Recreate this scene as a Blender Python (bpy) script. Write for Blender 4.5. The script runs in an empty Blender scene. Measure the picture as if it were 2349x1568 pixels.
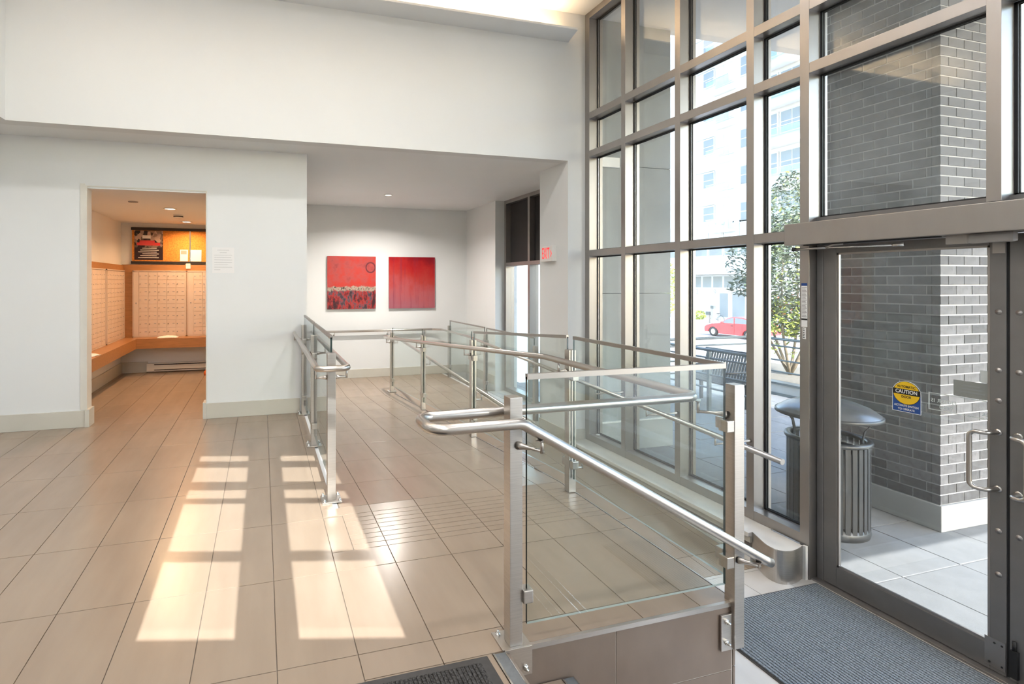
import bpy, bmesh, math, random
from mathutils import Vector, Matrix, Euler
random.seed(7)
R = math.radians
SC = bpy.context.scene
COL = SC.collection

# ------------------------------------------------------------------ camera, world, sun, exposure
cam_d = bpy.data.cameras.new('camera')
cam = bpy.data.objects.new('camera', cam_d); COL.objects.link(cam)
cam.location = (0, 0, 1.449)
cam.rotation_euler = (R(90), 0, -0.28056)
cam_d.sensor_width = 36.0
cam_d.lens = 36.0 * 1205.18 / 2349.0
cam_d.shift_x = (1174.5 - 949.24) / 2349.0
cam_d.shift_y = -(784.0 - 645.96) / 2349.0
cam_d.clip_start = 0.05; cam_d.clip_end = 400
SC.camera = cam

SC.view_settings.view_transform = 'Standard'
SC.view_settings.look = 'None'
SC.view_settings.gamma = 1.0
SC.view_settings.use_curve_mapping = False
SC.view_settings.exposure = 0.0
SC.cycles.use_denoising = True
SC.cycles.transparent_max_bounces = 32
SC.cycles.use_adaptive_sampling = True
SC.cycles.adaptive_threshold = 0.2
SC.cycles.max_bounces = 5
SC.cycles.diffuse_bounces = 3
SC.cycles.glossy_bounces = 2
SC.cycles.sample_clamp_indirect = 6.0
SC.cycles.caustics_reflective = False
SC.cycles.caustics_refractive = False

SUN_ELEV = R(35.54)
W = bpy.data.worlds.new('world'); SC.world = W; W.use_nodes = True
wn = W.node_tree.nodes; wl = W.node_tree.links
for n in list(wn): wn.remove(n)
wo = wn.new('ShaderNodeOutputWorld'); wb = wn.new('ShaderNodeBackground'); ws = wn.new('ShaderNodeTexSky')
ws.sky_type = 'NISHITA'; ws.sun_disc = False; ws.sun_elevation = SUN_ELEV; ws.sun_rotation = R(180)
ws.air_density = 1.2; ws.dust_density = 1.7
wl.new(ws.outputs[0], wb.inputs[0]); wb.inputs[1].default_value = 1.35
wl.new(wb.outputs[0], wo.inputs[0])

sun_d = bpy.data.lights.new('sun', 'SUN'); sun_d.energy = 12.0; sun_d.angle = R(0.2); sun_d.color = (1.0, 0.99, 0.975)
sun = bpy.data.objects.new('sun', sun_d); COL.objects.link(sun)
sun.rotation_euler = (R(90) - SUN_ELEV, 0, 0); sun.location = (0, -20, 20)

# ------------------------------------------------------------------ helpers: materials
def nodes_of(m):
    m.use_nodes = True
    return m.node_tree.nodes, m.node_tree.links
def mat(name, col, rough=0.5, metal=0.0, var=0.06, scale=6.0, bump=0.0, stretch=(1, 1, 1), spec=0.5, emis=None, estr=0.0, coat=0.0, bscale=None):
    """Principled surface whose colour is broken up by noise laid out in object space."""
    m = bpy.data.materials.new(name); N, L = nodes_of(m)
    b = N['Principled BSDF']
    tc = N.new('ShaderNodeTexCoord'); mp = N.new('ShaderNodeMapping'); mp.inputs['Scale'].default_value = stretch
    nz = N.new('ShaderNodeTexNoise'); nz.inputs['Scale'].default_value = scale; nz.inputs['Detail'].default_value = 4
    L.new(tc.outputs['Object'], mp.inputs[0]); L.new(mp.outputs[0], nz.inputs[0])
    cr = N.new('ShaderNodeValToRGB')
    a = [max(0, c * (1 - var)) for c in col]; d = [min(1, c * (1 + var)) for c in col]
    cr.color_ramp.elements[0].color = (*a, 1); cr.color_ramp.elements[0].position = 0.3
    cr.color_ramp.elements[1].color = (*d, 1); cr.color_ramp.elements[1].position = 0.7
    L.new(nz.outputs[0], cr.inputs[0]); L.new(cr.outputs[0], b.inputs['Base Color'])
    b.inputs['Roughness'].default_value = rough; b.inputs['Metallic'].default_value = metal
    b.inputs['Specular IOR Level'].default_value = spec
    b.inputs['Coat Weight'].default_value = coat
    if bump:
        bp = N.new('ShaderNodeBump'); bp.inputs['Strength'].default_value = bump; bp.inputs['Distance'].default_value = 0.002
        if bscale:
            n2 = N.new('ShaderNodeTexNoise'); n2.inputs['Scale'].default_value = bscale; L.new(mp.outputs[0], n2.inputs[0]); L.new(n2.outputs[0], bp.inputs['Height'])
        else:
            L.new(nz.outputs[0], bp.inputs['Height'])
        L.new(bp.outputs[0], b.inputs['Normal'])
    if emis:
        b.inputs['Emission Color'].default_value = (*emis, 1); b.inputs['Emission Strength'].default_value = estr
    return m
def tile_mat(name, c1, c2, rough=0.28, seed=0.0):
    """Porcelain tile: streaks along its length, each tile a little lighter or darker."""
    m = bpy.data.materials.new(name); N, L = nodes_of(m); b = N['Principled BSDF']
    g = N.new('ShaderNodeNewGeometry'); mp = N.new('ShaderNodeMapping'); mp.inputs['Scale'].default_value = (9, 1.6, 6); mp.inputs['Location'].default_value = (seed + 0.37, seed + 0.61, seed + 0.43)
    oi = N.new('ShaderNodeObjectInfo')
    n1 = N.new('ShaderNodeTexNoise'); n1.inputs['Scale'].default_value = 1.0; n1.inputs['Detail'].default_value = 4; n1.inputs['Roughness'].default_value = 0.55
    n2 = N.new('ShaderNodeTexNoise'); n2.inputs['Scale'].default_value = 2.2; n2.inputs['Detail'].default_value = 3
    L.new(g.outputs['Position'], mp.inputs[0]); mp2 = N.new('ShaderNodeMapping'); mp2.inputs['Location'].default_value = (3.1, 1.7, 0.37); L.new(g.outputs['Position'], mp2.inputs[0]); L.new(mp.outputs[0], n1.inputs[0]); L.new(mp2.outputs[0], n2.inputs[0])
    ad = N.new('ShaderNodeMath'); ad.operation = 'MULTIPLY_ADD'; ad.inputs[1].default_value = 0.55
    L.new(n1.outputs[0], ad.inputs[0])
    a2 = N.new('ShaderNodeMath'); a2.operation = 'MULTIPLY'; a2.inputs[1].default_value = 0.3; L.new(n2.outputs[0], a2.inputs[0]); L.new(a2.outputs[0], ad.inputs[2])
    a3 = N.new('ShaderNodeMath'); a3.operation = 'MULTIPLY_ADD'; a3.inputs[1].default_value = 0.07; L.new(oi.outputs['Random'], a3.inputs[0]); L.new(ad.outputs[0], a3.inputs[2])
    cr = N.new('ShaderNodeValToRGB'); cr.color_ramp.elements[0].position = 0.18; cr.color_ramp.elements[1].position = 0.75
    cr.color_ramp.elements[0].color = (*c1, 1); cr.color_ramp.elements[1].color = (*c2, 1)
    L.new(a3.outputs[0], cr.inputs[0]); L.new(cr.outputs[0], b.inputs['Base Color'])
    b.inputs['Roughness'].default_value = rough
    b.inputs['Specular IOR Level'].default_value = 0.5
    return m
def glass_mat(name, tint, f0=0.04, rough=0.0, dirt=0.0):
    """Thin pane: see-through with an angle-dependent mirror reflection on each face."""
    m = bpy.data.materials.new(name); N, L = nodes_of(m)
    for n in list(N): N.remove(n)
    out = N.new('ShaderNodeOutputMaterial'); mx = N.new('ShaderNodeMixShader'); tr = N.new('ShaderNodeBsdfTransparent'); gl = N.new('ShaderNodeBsdfGlossy')
    tr.inputs[0].default_value = (*tint, 1); gl.inputs['Roughness'].default_value = rough; gl.inputs['Color'].default_value = (0.95, 0.98, 1, 1)
    g = N.new('ShaderNodeNewGeometry'); dt = N.new('ShaderNodeVectorMath'); dt.operation = 'DOT_PRODUCT'
    L.new(g.outputs['Incoming'], dt.inputs[0]); L.new(g.outputs['Normal'], dt.inputs[1])
    ab = N.new('ShaderNodeMath'); ab.operation = 'ABSOLUTE'; L.new(dt.outputs['Value'], ab.inputs[0])
    om = N.new('ShaderNodeMath'); om.operation = 'SUBTRACT'; om.inputs[0].default_value = 1.0; L.new(ab.outputs[0], om.inputs[1])
    pw = N.new('ShaderNodeMath'); pw.operation = 'POWER'; pw.inputs[1].default_value = 5.0; L.new(om.outputs[0], pw.inputs[0])
    ma = N.new('ShaderNodeMath'); ma.operation = 'MULTIPLY_ADD'; ma.inputs[1].default_value = 1 - f0; ma.inputs[2].default_value = f0; L.new(pw.outputs[0], ma.inputs[0])
    L.new(ma.outputs[0], mx.inputs[0]); L.new(tr.outputs[0], mx.inputs[1]); L.new(gl.outputs[0], mx.inputs[2])
    if dirt:
        df = N.new('ShaderNodeBsdfDiffuse'); df.inputs[0].default_value = (0.8, 0.85, 0.86, 1)
        tc = N.new('ShaderNodeTexCoord'); nz = N.new('ShaderNodeTexNoise'); nz.inputs['Scale'].default_value = 2.2; nz.inputs['Detail'].default_value = 8; nz.inputs['Roughness'].default_value = 0.7
        L.new(tc.outputs['Object'], nz.inputs[0])
        mr = N.new('ShaderNodeMapRange'); mr.inputs[1].default_value = 0.45; mr.inputs[2].default_value = 0.8; mr.inputs[3].default_value = dirt * 0.35; mr.inputs[4].default_value = dirt
        L.new(nz.outputs[0], mr.inputs[0])
        m2 = N.new('ShaderNodeMixShader'); L.new(mr.outputs[0], m2.inputs[0]); L.new(mx.outputs[0], m2.inputs[1]); L.new(df.outputs[0], m2.inputs[2]); L.new(m2.outputs[0], out.inputs[0])
    else:
        L.new(mx.outputs[0], out.inputs[0])
    return m
def emit_mat(name, col, s):
    m = bpy.data.materials.new(name); N, L = nodes_of(m); b = N['Principled BSDF']
    b.inputs['Base Color'].default_value = (*col, 1); b.inputs['Emission Color'].default_value = (*col, 1); b.inputs['Emission Strength'].default_value = s
    return m
def brushed(name, col, rough=0.3, axis=(2, 2, 60)):
    return mat(name, col, rough, 1.0, 0.07, 5.0, 0.0, axis)

M = {}
M['wall'] = mat('wall_paint', (0.78, 0.785, 0.775), 0.75, var=0.012, scale=1.5, bump=0.06, bscale=250)
M['ceil'] = mat('ceiling_paint', (0.85, 0.86, 0.855), 0.8, var=0.01, scale=1.2)
M['base'] = mat('baseboard_paint', (0.60, 0.57, 0.50), 0.45, var=0.03, scale=3)
M['trim'] = mat('door_trim_paint', (0.72, 0.69, 0.62), 0.4, var=0.02)
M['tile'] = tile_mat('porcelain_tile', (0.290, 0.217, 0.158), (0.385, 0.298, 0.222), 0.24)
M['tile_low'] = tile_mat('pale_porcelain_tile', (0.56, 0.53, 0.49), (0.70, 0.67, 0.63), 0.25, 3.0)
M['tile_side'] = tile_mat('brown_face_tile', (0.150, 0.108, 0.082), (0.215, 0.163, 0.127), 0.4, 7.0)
M['grout'] = mat('grout', (0.235, 0.19, 0.15), 0.9, var=0.1, scale=20)
M['grout_l'] = mat('pale_grout', (0.45, 0.41, 0.36), 0.9, var=0.1, scale=20)
M['steel'] = brushed('brushed_stainless', (0.55, 0.52, 0.485), 0.36)
M['steel_tube'] = mat('satin_stainless_tube', (0.56, 0.525, 0.49), 0.28, 1.0, 0.04, 4)
M['steel_cap'] = mat('satin_cap', (0.40, 0.375, 0.35), 0.42, 1.0, 0.04, 4)
M['chrome'] = mat('polished_steel', (0.75, 0.73, 0.7), 0.16, 1.0, 0.02, 4)
M['alum'] = mat('anodized_aluminium', (0.37, 0.345, 0.325), 0.36, 0.85, 0.035, 9, stretch=(1, 1, 0.3))
M['alum_dk'] = mat('dark_aluminium', (0.215, 0.205, 0.20), 0.45, 0.6, 0.05, 9)
M['gasket'] = mat('black_rubber', (0.012, 0.012, 0.013), 0.6, var=0.1)
M['glass'] = glass_mat('clear_guard_glass', (0.935, 0.962, 0.95), 0.035)
M['glass_edge'] = mat('glass_edge_green', (0.02, 0.045, 0.04), 0.15, 0.0, 0.1, spec=0.7)
M['glass_edge_l'] = mat('glass_edge_bright', (0.42, 0.47, 0.44), 0.12, 0.0, 0.1, spec=0.6)
M['pane'] = glass_mat('window_glass', (0.95, 0.97, 0.97), 0.05, dirt=0.05)
M['pane_dusty'] = glass_mat('dusty_window_glass', (0.95, 0.97, 0.97), 0.055, dirt=0.14)
M['pane_out'] = glass_mat('far_window_glass', (0.55, 0.62, 0.66), 0.06)
M['rubber_mat'] = mat('rubber_mat_border', (0.05, 0.047, 0.045), 0.55, var=0.15, scale=30)
M['carpet_dk'] = mat('black_carpet_pile', (0.038, 0.035, 0.033), 1.0, var=1.6, scale=120, bump=0.9)
M['carpet_blue'] = mat('blue_grey_carpet', (0.20, 0.225, 0.25), 1.0, var=0.5, scale=110, bump=0.5)
M['nosing'] = mat('grey_grip_strip', (0.16, 0.165, 0.165), 0.7, var=0.12, scale=40)
M['wood'] = mat('honey_wood', (0.42, 0.20, 0.075), 0.32, var=0.14, scale=3, stretch=(2, 14, 14))
M['mail'] = mat('mailbox_aluminium', (0.72, 0.60, 0.51), 0.42, 0.25, 0.02, 4)
M['dark'] = mat('near_black', (0.016, 0.014, 0.014), 0.5, var=0.1)
M['cork'] = mat('cork', (0.62, 0.24, 0.045), 0.85, var=0.25, scale=60, bump=0.3)
M['paper'] = mat('white_paper', (0.84, 0.82, 0.80), 0.7, var=0.01)
M['ink'] = mat('grey_print', (0.36, 0.34, 0.34), 0.8, var=0.05)
M['white'] = mat('white_enamel', (0.80, 0.78, 0.74), 0.35, var=0.015)
M['sill'] = mat('white_sill_board', (0.78, 0.75, 0.70), 0.3, var=0.02)
M['exitred'] = emit_mat('exit_red', (1.0, 0.035, 0.04), 0.75)
M['lamp'] = emit_mat('warm_lamp_lens', (1.0, 0.86, 0.68), 9.0)
M['lamp_mail'] = emit_mat('amber_lamp_lens', (1.0, 0.83, 0.6), 7.0)
M['led'] = emit_mat('cove_led_strip', (1.0, 0.76, 0.48), 6.0)
M['brick'] = mat('grey_brick', (0.125, 0.122, 0.127), 0.8, var=0.28, scale=26, bump=0.5, bscale=120)
_n, _l = nodes_of(M['brick']); _b = _n['Principled BSDF']; _oi = _n.new('ShaderNodeObjectInfo'); _hs = _n.new('ShaderNodeHueSaturation'); _mr = _n.new('ShaderNodeMapRange')
_mr.inputs[3].default_value = 0.7; _mr.inputs[4].default_value = 1.35; _l.new(_oi.outputs['Random'], _mr.inputs[0]); _l.new(_mr.outputs[0], _hs.inputs['Value'])
_src = _b.inputs['Base Color'].links[0].from_socket; _l.new(_src, _hs.inputs['Color']); _l.new(_hs.outputs[0], _b.inputs['Base Color'])
M['mortar'] = mat('pale_mortar', (0.46, 0.46, 0.46), 0.9, var=0.06, scale=30)
M['concrete'] = mat('smooth_concrete', (0.36, 0.365, 0.36), 0.8, var=0.07, scale=3)
M['stone'] = mat('grey_wall_panel', (0.27, 0.285, 0.285), 0.65, var=0.06, scale=4)
M['paver'] = mat('concrete_paver', (0.205, 0.205, 0.204), 0.85, var=0.09, scale=7, bump=0.15, bscale=90)
M['joint'] = mat('paver_joint', (0.17, 0.165, 0.155), 0.95, var=0.2, scale=20)
M['bin'] = mat('charcoal_powder_coat', (0.03, 0.033, 0.036), 0.38, 0.0, 0.12, 12)
M['binlid'] = mat('worn_lid_paint', (0.16, 0.17, 0.18), 0.28, 0.5, 0.2, 7)
M['rail_out'] = mat('blue_grey_rail_paint', (0.10, 0.12, 0.13), 0.4, 0.2, 0.08)
M['soil'] = mat('planting_soil', (0.16, 0.14, 0.11), 0.95, var=0.4, scale=30, bump=0.6)
M['bark'] = mat('grey_bark', (0.20, 0.165, 0.12), 0.9, var=0.25, scale=14)
M['leaf'] = mat('leaf_green', (0.105, 0.135, 0.085), 0.5, var=0.55, scale=1.8)
M['leaf_red'] = mat('young_red_leaf', (0.45, 0.13, 0.06), 0.5, var=0.3, scale=3)
M['leaf_y'] = mat('yellow_green_leaf', (0.32, 0.38, 0.07), 0.5, var=0.35, scale=3)
M['render'] = mat('white_facade_render', (0.80, 0.80, 0.79), 0.8, var=0.02, scale=0.7)
M['render_g'] = mat('pale_grey_facade', (0.62, 0.645, 0.66), 0.8, var=0.03, scale=0.7)
M['win_out'] = mat('far_glass_grey', (0.24, 0.27, 0.29), 0.12, 0.0, 0.12, 0.4, spec=0.35)
M['win_pale'] = mat('far_glass_pale', (0.52, 0.57, 0.575), 0.2, 0.0, 0.08, 0.4)
M['balc'] = glass_mat('balcony_glass', (0.82, 0.88, 0.88), 0.08)
M['asphalt'] = mat('asphalt', (0.36, 0.36, 0.355), 0.9, var=0.06, scale=2)
M['side'] = mat('pavement_concrete', (0.60, 0.595, 0.58), 0.9, var=0.05, scale=2)
M['carred'] = mat('red_car_paint', (0.62, 0.045, 0.05), 0.22, 0.0, 0.03, 2, coat=0.8)
M['tyre'] = mat('tyre_rubber', (0.03, 0.03, 0.032), 0.8, var=0.1)
M['yellow'] = mat('sign_yellow', (0.80, 0.50, 0.015), 0.45, var=0.03)
M['blue'] = mat('sign_blue', (0.015, 0.065, 0.26), 0.45, var=0.03)
M['black'] = mat('sign_black', (0.008, 0.008, 0.008), 0.5, var=0.05)
M['signwhite'] = mat('sign_white', (0.82, 0.82, 0.8), 0.5, var=0.01)
M['plaque'] = mat('frosted_plaque', (0.33, 0.31, 0.29), 0.5, var=0.05)
M['orange'] = mat('orange_plastic', (0.8, 0.16, 0.02), 0.5, var=0.05)
M['soffit'] = mat('porch_soffit', (0.62, 0.585, 0.54), 0.8, var=0.04, scale=2)

# ------------------------------------------------------------------ helpers: meshes and objects
class MB:
    def __init__(s): s.v = []; s.f = []; s.mi = []; s.sm = []
    def quad(s, pts, mi=0, sm=False):
        o = len(s.v); s.v += [tuple(p) for p in pts]; s.f.append(tuple(range(o, o + len(pts)))); s.mi.append(mi); s.sm.append(sm); return s
    def box(s, x0, y0, z0, x1, y1, z1, mi=0, sides=None):
        x0, x1 = min(x0, x1), max(x0, x1); y0, y1 = min(y0, y1), max(y0, y1); z0, z1 = min(z0, z1), max(z0, z1)
        return s.hexa([(x0, y0, z0), (x1, y0, z0), (x1, y1, z0), (x0, y1, z0)], [(x0, y0, z1), (x1, y0, z1), (x1, y1, z1), (x0, y1, z1)], mi, sides)
    def hexa(s, b, t, mi=0, sides=None):
        """bottom quad and top quad, both anticlockwise from above. sides: material per face bottom, top, 4 sides"""
        o = len(s.v); s.v += [tuple(p) for p in b] + [tuple(p) for p in t]
        F = [(3, 2, 1, 0), (4, 5, 6, 7), (0, 1, 5, 4), (1, 2, 6, 5), (2, 3, 7, 6), (3, 0, 4, 7)]
        for k, f in enumerate(F):
            s.f.append(tuple(o + i for i in f)); s.mi.append(mi if sides is None else sides[k]); s.sm.append(False)
        return s
    def prism(s, poly, d, mi=0, side_mi=None, sm=False):
        """poly: 3D points of one face; d: extrusion vector"""
        n = len(poly); o = len(s.v); d = Vector(d); P = [Vector(p) for p in poly]
        nrm = Vector((0, 0, 0))
        for i in range(n): nrm += P[i].cross(P[(i + 1) % n])
        if nrm.dot(d) > 0: P = P[::-1]
        s.v += [tuple(p) for p in P] + [tuple(p + d) for p in P]
        s.f.append(tuple(range(o, o + n))); s.mi.append(mi); s.sm.append(False)
        s.f.append(tuple(o + n + i for i in reversed(range(n)))); s.mi.append(mi); s.sm.append(False)
        for i in range(n):
            j = (i + 1) % n
            s.f.append((o + j, o + i, o + n + i, o + n + j)); s.mi.append(mi if side_mi is None else side_mi); s.sm.append(sm)
        return s
    def tube(s, path, r, n=12, mi=0, caps=True, r1=None):
        P = [Vector(p) for p in path]; m = len(P); o = len(s.v)
        T = []
        for i in range(m):
            a = P[max(0, i - 1)]; b = P[min(m - 1, i + 1)]; T.append((b - a).normalized())
        up = Vector((0, 0, 1)) if abs(T[0].z) < 0.9 else Vector((1, 0, 0))
        N = T[0].cross(up).normalized(); B = T[0].cross(N)
        for i in range(m):
            if i:
                ax = T[i - 1].cross(T[i])
                if ax.length > 1e-7:
                    q = Matrix.Rotation(T[i - 1].angle(T[i]), 3, ax.normalized()); N = (q @ N).normalized()
                N = (N - T[i] * N.dot(T[i])).normalized(); B = T[i].cross(N)
            rr = r if r1 is None else r + (r1 - r) * i / (m - 1)
            if isinstance(r, (list, tuple)): rr = r[i]
            for k in range(n):
                a = 2 * math.pi * k / n; p = P[i] + (N * math.cos(a) + B * math.sin(a)) * rr; s.v.append(tuple(p))
        for i in range(m - 1):
            for k in range(n):
                a = o + i * n + k; b = o + i * n + (k + 1) % n; s.f.append((a, b, b + n, a + n)); s.mi.append(mi); s.sm.append(True)
        if caps:
            s.f.append(tuple(o + k for k in reversed(range(n)))); s.mi.append(mi); s.sm.append(False)
            s.f.append(tuple(o + (m - 1) * n + k for k in range(n))); s.mi.append(mi); s.sm.append(False)
        return s
    def lathe(s, prof, c, n=24, mi=0, axis='z', a0=0.0, a1=2 * math.pi):
        o = len(s.v); full = abs(a1 - a0 - 2 * math.pi) < 1e-6; m = n if full else n + 1
        for (r, z) in prof:
            for k in range(m):
                a = a0 + (a1 - a0) * k / n
                if axis == 'z': p = (c[0] + r * math.cos(a), c[1] + r * math.sin(a), c[2] + z)
                elif axis == 'x': p = (c[0] + z, c[1] + r * math.cos(a), c[2] + r * math.sin(a))
                else: p = (c[0] + r * math.cos(a), c[1] + z, c[2] + r * math.sin(a))
                s.v.append(p)
        for i in range(len(prof) - 1):
            for k in range(n):
                k2 = (k + 1) % m if full else k + 1
                a = o + i * m + k; b = o + i * m + k2; s.f.append((a, b, b + m, a + m)); s.mi.append(mi); s.sm.append(True)
        return s
    def mesh(s, name, mats, base, bevel=0.0, recalc=False):
        me = bpy.data.meshes.new(name)
        me.from_pydata([(x - base[0], y - base[1], z - base[2]) for x, y, z in s.v], [], s.f)
        for m in mats: me.materials.append(m)
        me.polygons.foreach_set('material_index', s.mi); me.polygons.foreach_set('use_smooth', s.sm)
        if bevel or recalc:
            bm = bmesh.new(); bm.from_mesh(me)
            if recalc: bmesh.ops.recalc_face_normals(bm, faces=bm.faces)
            if bevel: bmesh.ops.bevel(bm, geom=bm.edges[:], offset=bevel, segments=2, profile=0.6, affect='EDGES', clamp_overlap=True)
            bm.to_mesh(me); bm.free()
        me.update(); return me
    def build(s, name, mats, parent=None, bevel=0.0, recalc=False, base=None):
        if not isinstance(mats, (list, tuple)): mats = [mats]
        if base is None:
            xs = [p[0] for p in s.v]; ys = [p[1] for p in s.v]; zs = [p[2] for p in s.v]
            base = ((min(xs) + max(xs)) / 2, (min(ys) + max(ys)) / 2, min(zs))
        return place(name, s.mesh(name, mats, base, bevel, recalc), base, parent)
WL = {}
def place(name, me, loc, parent=None, rotz=0.0):
    o = bpy.data.objects.new(name, me); COL.objects.link(o); loc = Vector(loc); WL[o] = loc.copy()
    if parent is not None:
        o.parent = parent; o.location = loc - WL[parent]
    else:
        o.location = loc
    o.rotation_euler = (0, 0, rotz)
    return o
def thing(name, label, cat, loc, group=None):
    o = bpy.data.objects.new(name, None); COL.objects.link(o); o.location = loc; o.empty_display_size = 0.1; WL[o] = Vector(loc)
    return tag(o, label, cat, group)
def tag(o, label, cat, group=None, kind=None):
    o['label'] = label; o['category'] = cat
    if group: o['group'] = group
    if kind: o['kind'] = kind
    return o
def struct(o, label=None, cat=None):
    o['kind'] = 'structure'
    if label: o['label'] = label
    if cat: o['category'] = cat
    return o
def sempty(name, loc, label, cat):
    o = bpy.data.objects.new(name, None); COL.objects.link(o); o.location = loc; o.empty_display_size = 0.1; WL[o] = Vector(loc)
    return struct(o, label, cat)
def plab(o, label): o['label'] = label; return o
def B(name, m, parent, *c, bevel=0.0):
    return MB().box(*c).build(name, m, parent, bevel)
def fillet(pts, r, seg=6):
    P = [Vector(p) for p in pts]; out = [P[0]]
    for i in range(1, len(P) - 1):
        a = (P[i - 1] - P[i]); b = (P[i + 1] - P[i]); la, lb = a.length, b.length; a.normalize(); b.normalize()
        ang = a.angle(b)
        if ang > math.pi - 0.02: out.append(P[i]); continue
        t = min(r / math.tan(ang / 2), la * 0.49, lb * 0.49); rr = t * math.tan(ang / 2)
        c = P[i] + (a + b).normalized() * (rr / math.sin(ang / 2))
        s0 = P[i] + a * t - c; s1 = P[i] + b * t - c; tot = s0.angle(s1); ax = s0.cross(s1).normalized()
        for k in range(seg + 1): out.append(c + Matrix.Rotation(tot * k / seg, 3, ax) @ s0)
    out.append(P[-1]); return out
def text_part(name, body, size, org, U, V, m, parent, width=None, align='CENTER', bold=0.012):
    cu = bpy.data.curves.new('lettering', 'FONT'); cu.body = body; cu.size = 1.0; cu.align_x = align; cu.align_y = 'CENTER'; cu.fill_mode = 'FRONT'; cu.resolution_u = 3; cu.offset = bold
    t = bpy.data.objects.new('lettering', cu); COL.objects.link(t)
    dg = bpy.context.evaluated_depsgraph_get(); dg.update(); me0 = bpy.data.meshes.new_from_object(t.evaluated_get(dg))
    xs = [v.co.x for v in me0.vertices]; w = (max(xs) - min(xs)) if xs else 1
    sx = size if width is None else width / w
    U = Vector(U); V = Vector(V); org = Vector(org)
    mb = MB(); mb.v = [tuple(org + U * (v.co.x * sx) + V * (v.co.y * size)) for v in me0.vertices]
    for p in me0.polygons: mb.f.append(tuple(p.vertices)); mb.mi.append(0); mb.sm.append(False)
    bpy.data.objects.remove(t); bpy.data.curves.remove(cu); bpy.data.meshes.remove(me0)
    return mb.build(name, m, parent)

# ------------------------------------------------------------------ levels
YH, YW, YB = 5.43, 5.96, 9.83           # header face, left wall face, rear wall of the ramp hall
ZS, ZC = 2.87, 4.61                     # low soffit, lobby ceiling
XD, YF = 2.047, 1.886                   # divider guard line, landing front edge
XC = 3.68                               # inner face of the curtain wall
ZL = -0.64                              # entrance floor
def ramp1(y): return 0.0 if y < 3.37 else (-(y - 3.37) * 0.0745 if y < 8.2 else -0.36)
def ramp2(y): return -0.36 if y > 8.2 else (-0.64 if y < 3.0 else -0.36 - (8.2 - y) * 0.28 / 5.2)

# ------------------------------------------------------------------ floors with tiles
def tile_field(parent, rects, zf, X0=0.0527, Y0=2.0225, tw=0.305, tl=0.61, gap=0.0038, th=0.012, mt=None, skip=None, name='tile'):
    """lay tiles of the running grid, cut to each rectangle; zf gives the finished height at y"""
    cache = {}
    for (xa, ya, xb, yb) in rects:
        i0 = math.floor((xa - X0) / tw); i1 = math.ceil((xb - X0) / tw); j0 = math.floor((ya - Y0) / tl); j1 = math.ceil((yb - Y0) / tl)
        for i in range(i0, i1):
            for j in range(j0, j1):
                x0 = max(xa, X0 + i * tw) + gap / 2; x1 = min(xb, X0 + (i + 1) * tw) - gap / 2
                y0 = max(ya, Y0 + j * tl) + gap / 2; y1 = min(yb, Y0 + (j + 1) * tl) - gap / 2
                if x1 - x0 < 0.02 or y1 - y0 < 0.02: continue
                if skip and skip((x0 + x1) / 2, (y0 + y1) / 2): continue
                za, zb = zf(y0 + 1e-4), zf(y1 - 1e-4)
                key = (round(x1 - x0, 4), round(y1 - y0, 4), round(zb - za, 4))
                cx, cy = (x0 + x1) / 2, (y0 + y1) / 2; zm = (za + zb) / 2
                if key not in cache:
                    hx, hy, dz = (x1 - x0) / 2, (y1 - y0) / 2, (zb - za) / 2
                    mb = MB().hexa([(-hx, -hy, -th - dz), (hx, -hy, -th - dz), (hx, hy, -th + dz), (-hx, hy, -th + dz)], [(-hx, -hy, -dz), (hx, -hy, -dz), (hx, hy, dz), (-hx, hy, dz)])
                    cache[key] = mb.mesh(name, [mt], (0, 0, 0), 0.0008)
                place(name, cache[key], (cx, cy, zm), parent)

# upper landing (grout bed plus tiles)
G = 0.006
mb = MB()
mb.box(-4.5, -2.4, -0.25, 0.44, YW + 0.02, -G); mb.box(0.44, YF + 0.02, -0.25, XD, 3.37, -G); mb.box(0.44, -2.4, -0.25, 0.93, YF, -G)
mb.box(-2.3, YW, -0.25, -0.3, 9.35, -G)
floor = struct(mb.build('floor', M['grout']), 'beige porcelain tiled upper landing with sun patches', 'floor')
tile_field(floor, [(-4.5, 0.4, 0.3577, YW), (0.3577, YF, XD + 0.022, 2.82), (0.3577, 3.26, XD + 0.022, 3.37), (0.3577, 0.4, 0.86, YF), (0.3577, 3.37, 0.44, YW)], lambda y: 0.0, mt=M['tile'])
# grooved warning strip at the ramp head
tile_field(floor, [(0.475, 2.82, XD + 0.022, 3.26)], lambda y: 0.0, Y0=2.82, tl=0.44 / 8, gap=0.004, mt=M['tile'], name='grooved_tile')
tile_field(floor, [(0.3577, 2.82, 0.475, 3.26)], lambda y: 0.0, mt=M['tile'])
# mail room
tile_field(floor, [(-2.14, YW, -0.42, 9.28)], lambda y: 0.0, mt=M['tile'], skip=lambda x, y: x > -0.45)
# first ramp: down and away from the camera
mb = MB()
mb.hexa([(0.47, 3.37, -0.5), (XD, 3.37, -0.5), (XD, 8.2, -0.6), (0.47, 8.2, -0.6)], [(0.47, 3.37, -G), (XD, 3.37, -G), (XD, 8.2, -0.36 - G), (0.47, 8.2, -0.36 - G)])
mb.box(0.47, 8.2, -0.6, 3.42, YB, -0.36 - G)
r1 = struct(mb.build('ramp_floor', M['grout']), 'tiled ramp running away beside the glass guard to the red paintings', 'ramp')
tile_field(r1, [(0.475, 3.37, XD + 0.022, 8.2), (0.475, 8.2, 3.42, YB)], ramp1, mt=M['tile'], skip=lambda x, y: (y > 8.2 and x < 0.8))
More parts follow.
